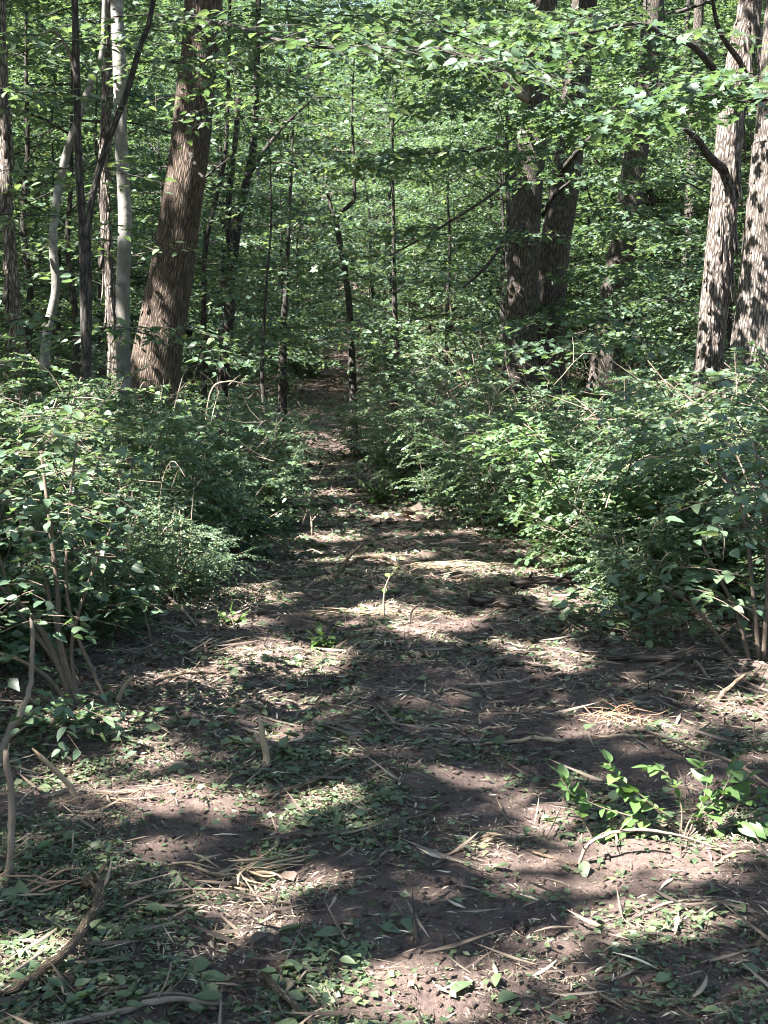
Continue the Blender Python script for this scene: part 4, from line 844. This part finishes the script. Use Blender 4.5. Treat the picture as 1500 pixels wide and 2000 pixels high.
def heap(name, label, cat, c_px, spread, n, mat, L, W, seed, part, up=.25):
    g = random.Random(seed); b = ground_at(*c_px); off = Vector(b); o = thing(name, label, cat, off); pm = ppm(b.y)
    for k in range(n):
        x = g.gauss(0, spread[0] / pm / 2); y = g.gauss(0, spread[1] / pm * 1.2); l = L * g.uniform(.5, 1.2); az = g.gauss(spread[2], spread[3])
        zc = gz1(b.x + x, b.y + y) - off.z + .006 + .012 * k / n * 3 * g.random(); tilt = abs(g.gauss(0, up)); zc += l / 2 * math.sin(tilt)
        d = np.array([math.cos(az) * math.cos(tilt), math.sin(az) * math.cos(tilt), math.sin(tilt) * g.choice((1, 1, -1))]); c = np.array([x, y, zc]); a = Acc()
        bend = np.array([g.gauss(0, .09) * l, g.gauss(0, .09) * l, g.gauss(0, .05) * l])
        P = smooth_path([c - d * l / 2, c + bend, c + d * l / 2], 3)
        tube(a, P, interp_r([W * .2, W * g.uniform(.6, 1), W * .5, W * .12], len(P)), 5, .3, k, 0)
        link(part, a.mesh(part, mat), o)
    return o
heap('splinter_pile', 'pile of torn pale wood splinters in the left foreground', 'splinters', (485, 1715), (120, 26, .2, .75), 34, 'wood_torn', .15, .0055, 3, 'splinter', .12)
heap('rootlet_tuft', 'tuft of bright orange rootlets in a sunspot on the right', 'roots', (1212, 1408), (75, 18, .6, 1.3), 70, 'wood_orange', .12, .0020, 4, 'rootlet', .22)
heap('splinter_pile', 'scatter of pale torn fibres mid trail at the foot of the bent shoot', 'splinters', (745, 1200), (130, 12, .1, .5), 40, 'wood_torn', .18, .0035, 5, 'splinter', .08)
heap('splinter_pile', 'yellowish torn stems lying in the sun right of the arched branch', 'splinters', (880, 1108), (110, 9, .05, .4), 40, 'wood_torn', .22, .004, 6, 'splinter', .06)
heap('splinter_pile', 'orange-brown stalks at the left edge above the curved root', 'splinters', (80, 1740), (110, 20, .4, .6), 12, 'wood_orange', .18, .005, 7, 'splinter')
heap('splinter_pile', 'pale fibres on the sunlit soil in front of the upright stub', 'splinters', (250, 1560), (140, 18, .2, .6), 26, 'wood_torn', .11, .0025, 8, 'splinter', .08)
heap('bark_crumble', 'chewed lump of pale wood at the end of a stick, centre right', 'wood chunk', (958, 1645), (24, 8, .3, .7), 14, 'wood_torn', .06, .008, 9, 'splinter')
stick('stick', 'dark stick leading to the chewed lump of pale wood', [(850, 1690), (890, 1665), (935, 1640)], [10, 9, 7], 'twig')

# ------------------------------------------------------------------ litter
BARE = []
for a in [(430, 1600, 190, 75), (330, 1560, 170, 30), (950, 1545, 180, 95), (900, 1760, 200, 90), (1150, 1740, 260, 110), (850, 1880, 180, 70), (560, 1200, 120, 30), (900, 1225, 120, 30), (1250, 1480, 150, 60), (330, 1650, 120, 60), (1280, 1690, 150, 60), (800, 1960, 200, 60), (700, 1770, 90, 50)]:
    p = ground_at(a[0], a[1]); k = p.y / CAMH; BARE.append((p.x, p.y, a[2] / ppm(p.y), a[3] / ppm(p.y) * k))
def bare(x, y):
    r = np.zeros(np.shape(x))
    for a, b, c, d in BARE: r = np.maximum(r, 1 - sstep(.5, 1.25, np.sqrt(((x - a) / c) ** 2 + ((y - b) / d) ** 2) + .5 * (fbm(x / .3, y / .3, 0, 55, 2) - .5)))
    return r
def scatter(n, y0, y1, f=.30, pw=1.0, keep=.12, sc=.35, seed=0, strip=False):
    g = np.random.default_rng(seed)
    wide = (f * (y0 + y1) / 2 + 1.5) / (f * (y0 + y1) / 2 + .15); n = int(n * wide)       # the litter goes on past the sides of the picture
    if y0 < 3.2: n = int(n * (y1 - 1.6) / (y1 - y0)); y0 = 1.6
    y = y0 + (y1 - y0) * g.random(n) ** pw; x = g.uniform(-1, 1, n) * (f * y + 1.5)
    d = (1 - .88 * bare(x, y)) * sstep(.30, .62, fbm(x / sc, y / sc, 0, seed + 60, 3)) + keep * .3 * (1 - .75 * bare(x, y))
    if strip:
        st = np.maximum(np.exp(-((x + .22 - .02 * y) / (.26 + .03 * y)) ** 2), (1 - sstep(-.75, -.45, x)) * (1 - sstep(4, 4.6, y))); st = np.maximum(st, sstep(6.2, 7.5, y) * .8)
        d = d * (.48 + .75 * st) * (.45 + 1.1 * sstep(.35, .62, fbm(x / .16, y / .16, 0, seed + 160, 2)))
    k = g.random(n) < d
    return x[k], y[k], g
def bits(name, label, mat, sets, shape='diamond', twig=False, lift=.004, flat=.3):
    a = Acc()
    for (n, y0, y1, L, asp, seed, keep) in sets:
        x, y, g = scatter(n, y0, y1, seed=seed, keep=keep, strip=mat in ('leaf_fallen', 'chips')); k = len(x)
        z = gz(x, y) + lift + np.abs(g.normal(0, .006, k)); az = g.random(k) * 6.28; Ls = L * (.4 + 1.1 * g.random(k) ** 2)
        D_ = np.stack([np.cos(az), np.sin(az), g.normal(0, .18, k)], -1); N = np.array([0, 0, 1.0]) + g.normal(0, flat, (k, 3))
        P = np.stack([x, y, z], -1) - D_ * Ls[:, None] * .5
        leaves(a, P, D_, N, Ls, Ls * asp * (.6 + .8 * g.random(k)), g.random(k), shape, .3, g.normal(.0, .1))
    link(name, a.mesh(name, mat), label=label, kind='stuff')
bits('leaf_litter', 'shredded green leaf litter strewn over the trail', 'leaf_fallen', [(52000, 2.9, 5.2, .024, .6, 1, .2), (30000, 5.2, 10, .036, .6, 2, .3), (22000, 10, 26, .070, .6, 3, .6)], 'diamond', flat=.5)
bits('wood_chip_litter', 'pale shredded chips and straw scattered over the trail', 'chips', [(38000, 2.9, 5.2, .026, .15, 4, .4), (46000, 5.2, 10, .050, .10, 5, .6), (17000, 10, 30, .11, .10, 6, .8), (1800, 2.9, 6, .11, .025, 14, .5), (3500, 6, 12, .16, .025, 15, .7)])
bits('twig_litter', 'dark broken twig litter on the trail', 'twig_bits', [(20000, 2.9, 5.5, .045, .08, 7, .4), (20000, 5.5, 11, .085, .07, 8, .5), (8000, 11, 30, .2, .06, 9, .6), (2500, 3, 9, .18, .03, 16, .5)])
bits('dead_leaf_litter', 'brown dead leaf crumbs on the soil', 'leaf_dead', [(12000, 2.9, 5.5, .018, .6, 10, .4), (12000, 5.5, 12, .032, .6, 11, .6), (30000, 12, 70, .10, .7, 12, .9)], flat=.6)
bits('stalk_litter', 'short split stalks pressed into the trail litter', 'twig_bits', [(2600, 2.9, 6, .09, .07, 26, .6), (3200, 6, 12, .14, .06, 27, .7)], flat=.8)
# soil clods
def clods():
    a = Acc(); g = np.random.default_rng(4)
    n = 15000; y = 2.0 + 6 * g.random(n) ** 1.2; x = g.uniform(-1, 1, n) * (.3 * y + .6)
    k = g.random(n) < .15 + .85 * bare(x, y); x, y = x[k], y[k]
    base = np.array([(1, 0, 0), (-1, 0, 0), (0, 1, 0), (0, -1, 0), (0, 0, 1), (0, 0, -1)], float)
    f = np.array([(0, 2, 4), (2, 1, 4), (1, 3, 4), (3, 0, 4), (2, 0, 5), (1, 2, 5), (3, 1, 5), (0, 3, 5)])
    for X, Y in zip(x, y):
        s = .002 + .013 * g.random() ** 3; v = base * (s * g.uniform(.6, 1.4, (6, 1))) * g.uniform(.6, 1.5, 3) * np.array([1.2, 1.2, .7]) + np.array([X, Y, gz1(X, Y) + s * .15])
        a.add(v, f.ravel(), [3] * 8)
    link('soil_crumbs', a.mesh('soil_crumbs', 'soil'), label='loose crumbs of brown soil on the trail', kind='stuff')
clods()
# undergrowth off the trail
def undergrowth():
    a = Acc(); g = np.random.default_rng(9)
    n = 190000; y = 3.2 + 57 * g.random(n) ** 1.6; x = g.uniform(-1, 1, n) * (.31 * y + 2.0)
    off = np.abs(x - path_x(y)) - path_w(y) * 1.05
    k = (off > 0) & ((x < 0) | (x > .3 * y) | (g.random(n) < sstep(6.6, 8.2, y))) & ((y > 5.5) | (np.abs(x) > .31 * y)) & (g.random(n) < sstep(0, .7, off) * (.35 + .9 * fbm(x / .8, y / .8, 0, 91, 3))); x, y, off = x[k], y[k], off[k]; n = len(x)
    h = g.random(n) ** 1.6 * np.minimum(.5, .12 + .5 * off) * (.4 + 1.2 * fbm(x / .9, y / .9, 0, 92, 2))
    P = np.stack([x, y, gz(x, y) + h], -1); az = g.random(n) * 6.28
    D_ = np.stack([np.cos(az), np.sin(az), g.normal(0, .25, n)], -1); N = np.array([0, 0, 1.0]) + g.normal(0, .4, (n, 3)); L = (.05 + .0016 * y) * (.6 + .8 * g.random(n))
    leaves(a, P, D_, N, L, L * .62, g.random(n), 'diamond')
    link('undergrowth', a.mesh('undergrowth', 'leaf_shrub'), label='low leafy undergrowth carpeting the forest floor beside the trail', kind='stuff')
undergrowth()
# fallen leaves and chips large enough to pick out
g = random.Random(31); NL = 0; grid_ok = []
while NL < 290:
    y = 3.05 + 2.6 * g.random() ** 1.4; x = g.uniform(-.29, .29) * y
    if g.random() < float(bare(np.array([x]), np.array([y]))[0]) * .85: continue
    if g.random() > float(sstep(.25, .6, fbm(np.array([x / .5]), np.array([y / .5]), 0, 64, 3))[0]) * (.3 + math.exp(-((x + .2) / .4) ** 2)) + .08: continue
    az = g.uniform(0, 6.28); s = g.uniform(.03, .062) if g.random() < .88 else g.uniform(.065, .085)
    mt = 'leaf_fallen' if g.random() < .86 else ('leaf_bright' if g.random() < .5 else 'leaf_dead')
    lr = 'left' if x < -.25 else ('right' if x > .35 else 'middle')
    put_leaf(LV[mt][g.randrange(4)], None, (x, y, gz1(x, y) + .012 + .012 * g.random()), (math.cos(az), math.sin(az), g.gauss(.05, .2)), (g.gauss(0, .3), g.gauss(-.1, .3), 1), s,
             label=f'fallen leaf lying flat on the littered foreground soil, {lr} third', cat='leaf', group=f'fallen leaves in the {lr} third of the foreground'); NL += 1
chipm = []
for k in range(5):
    a = Acc(); P = smooth_path([(0, 0, 0), (.5, .05 * (k - 2), .04), (1, 0, .0)], 3); tube(a, P, interp_r([.01, .06 + .012 * k, .05, .008], len(P)), 4, .3, k); chipm.append(a.mesh('wood_chip', 'chips'))
NC = 0
while NC < 250:
    y = 3.05 + 2.8 * g.random() ** 1.3; x = g.uniform(-.29, .29) * y
    if g.random() < float(bare(np.array([x]), np.array([y]))[0]) * .7: continue
    lr = 'left' if x < -.25 else ('right' if x > .35 else 'middle')
    o = link('wood_chip', chipm[g.randrange(5)], None, f'small pale wood chip on the foreground soil, {lr} third', 'wood chip', f'wood chips in the {lr} third of the foreground', None, (x, y, gz1(x, y) + .006))
    s = g.uniform(.03, .13); o.scale = (s, s * g.uniform(.5, 1.0), s * .5); o.rotation_euler = (0, g.gauss(0, .12), g.uniform(0, 6.28)); NC += 1

# ------------------------------------------------------------------ crowns overhead: unseen leaves added to shade the trail, holes cut for sun patches
def overhead():
    g = np.random.default_rng(2)
    extra = [(-9, -4, 'left of and behind'), (-5, -7, 'behind'), (-12, 3, 'left of'), (-8, 5, 'left of'), (-13, 10, 'left of'), (-10, 14, 'left of'), (-15, 18, 'left of'), (-12, 23, 'left of'), (-3, -12, 'behind'), (6, 4, 'right of'), (8, 12, 'right of')]  # trunks out of view, added to carry the shading leaves
    for x, y, wd in extra:
        a = Acc(); h = 15 + 3 * g.random(); P = smooth_path([(0, 0, -.3), (.2 * g.normal(), .2 * g.normal(), h * .4), (.4 * g.normal(), .4 * g.normal(), h * .75), (.6 * g.normal(), .6 * g.normal(), h)], 5); tube(a, P, interp_r([.24, .19, .14, .04], len(P)), 14, .08, int(abs(x * 7)), flare=.3)
        zg = gz1(x, y); o = thing('added_canopy_tree', f'tall canopy tree added for shade, out of view {wd} the camera', 'tree', (x, y, zg), 'canopy trees added around the camera'); link('trunk', a.mesh('trunk', 'bark_grey', True), o)
        off = Vector((x, y, zg)); CANOPY.append((o, off, [off + Vector((0, 0, h * .6)), off + Vector((0, 0, h * .85))]))
    n = 330000
    gy = -1 + 35 * g.random(n) ** .75; gx = g.uniform(-1, 1, n) * (.34 * np.maximum(gy, 0) + 4.5)
    z = 6 + 5.5 * g.random(n); x = gx + Sx * z / Sz; y = gy + Sy * z / Sz
    nz = fbm(gx / 1.1, gy / 1.1, 0, 88, 3)
    fleck = fbm(gx / .42, gy / .42, 0, 188, 2) > .685  # small holes opened in the crowns to scatter flecks of sun
    thr = np.where(gy < 7, .9, .70) - .165 * sstep(.1, 1.4, np.abs(gx - path_x(gy)) - path_w(gy))
    for (bx, by) in ((-2.3, 15), (1.9, 20), (2.25, 20.4)):      # leaves packed denser to put the big furrowed trunks in shade
        t_ = np.clip(((gx - bx) * .68 + (gy - by) * .39) / .6146, 0, 6); d_ = np.hypot(gx - bx - .68 * t_, gy - by - .39 * t_); thr = np.where(d_ < .75, .8, thr)
    k = ~in_gap(x, y, z, 1.2) & (nz < thr) & ~fleck
    # keep the crowns above what the camera sees
    k &= ~((y > 1) & (z < 1.6 + .215 * y + .3) & (np.abs(x) < .28 * y + .5))
    x, y, z = x[k], y[k], z[k]
    T = np.array([(c[2][-1].x, c[2][-1].y) for c in CANOPY])
    idx = np.argmin((x[:, None] - T[None, :, 0]) ** 2 + (y[:, None] - T[None, :, 1]) ** 2, 1)
    for i, (o, off, tops) in enumerate(CANOPY):
        m = idx == i; c = int(m.sum())
        if c < 20: continue
        a = Acc(); P = np.stack([x[m] - off.x, y[m] - off.y, z[m] - off.z], -1); az = g.random(c) * 6.28
        L = .135 * (.7 + .6 * g.random(c)); D_ = np.stack([np.cos(az), np.sin(az), g.normal(0, .2, c)], -1); N = np.array([0, 0, 1.0]) + g.normal(0, .35, (c, 3))
        leaves(a, P, D_, N, L, L * .75, g.random(c), 'diamond'); link('crown', a.mesh('crown', 'leaf_tree'), o, kind='stuff')
        aw = Acc()
        for q in P[g.integers(0, c, min(26, c))]:
            b = np.array(tops[g.integers(0, len(tops))] - off) + np.array([0, 0, 0.]); b[2] = min(b[2], q[2])
            pts = smooth_path([b, (b + q) / 2 + np.array([0, 0, .5]), q], 3)
            w_ = pts + np.array(off)
            if in_gap(w_[:, 0], w_[:, 1], w_[:, 2], 1.1).any(): continue
            tube(aw, pts, np.linspace(.035, .01, len(pts)), 4, cap=False)
        link('limbs', aw.mesh('limbs', 'bark_dark', True), o)
overhead()
# twos and threes of a kind are told apart by their distance
by = {}
for o in bpy.data.objects:
    if o.parent is None and o.get('category') in ('tree', 'shrub') and o.get('group'): by.setdefault(o['label'], []).append(o)
for lab, os_ in by.items():
    if len(os_) in (2, 3) and 'outside' not in lab and 'out of view' not in lab:
        os_.sort(key=lambda o: o.location.y)
        for o, wd in zip(os_, ('nearer', 'farther') if len(os_) == 2 else ('nearest', 'midmost', 'farthest')): o['label'] = f'{lab}, {wd}'
tri = sum(len(m.loops) - 2 * len(m.polygons) for m in bpy.data.meshes)
print('TRIANGLES', tri, 'OBJECTS', len(bpy.data.objects))
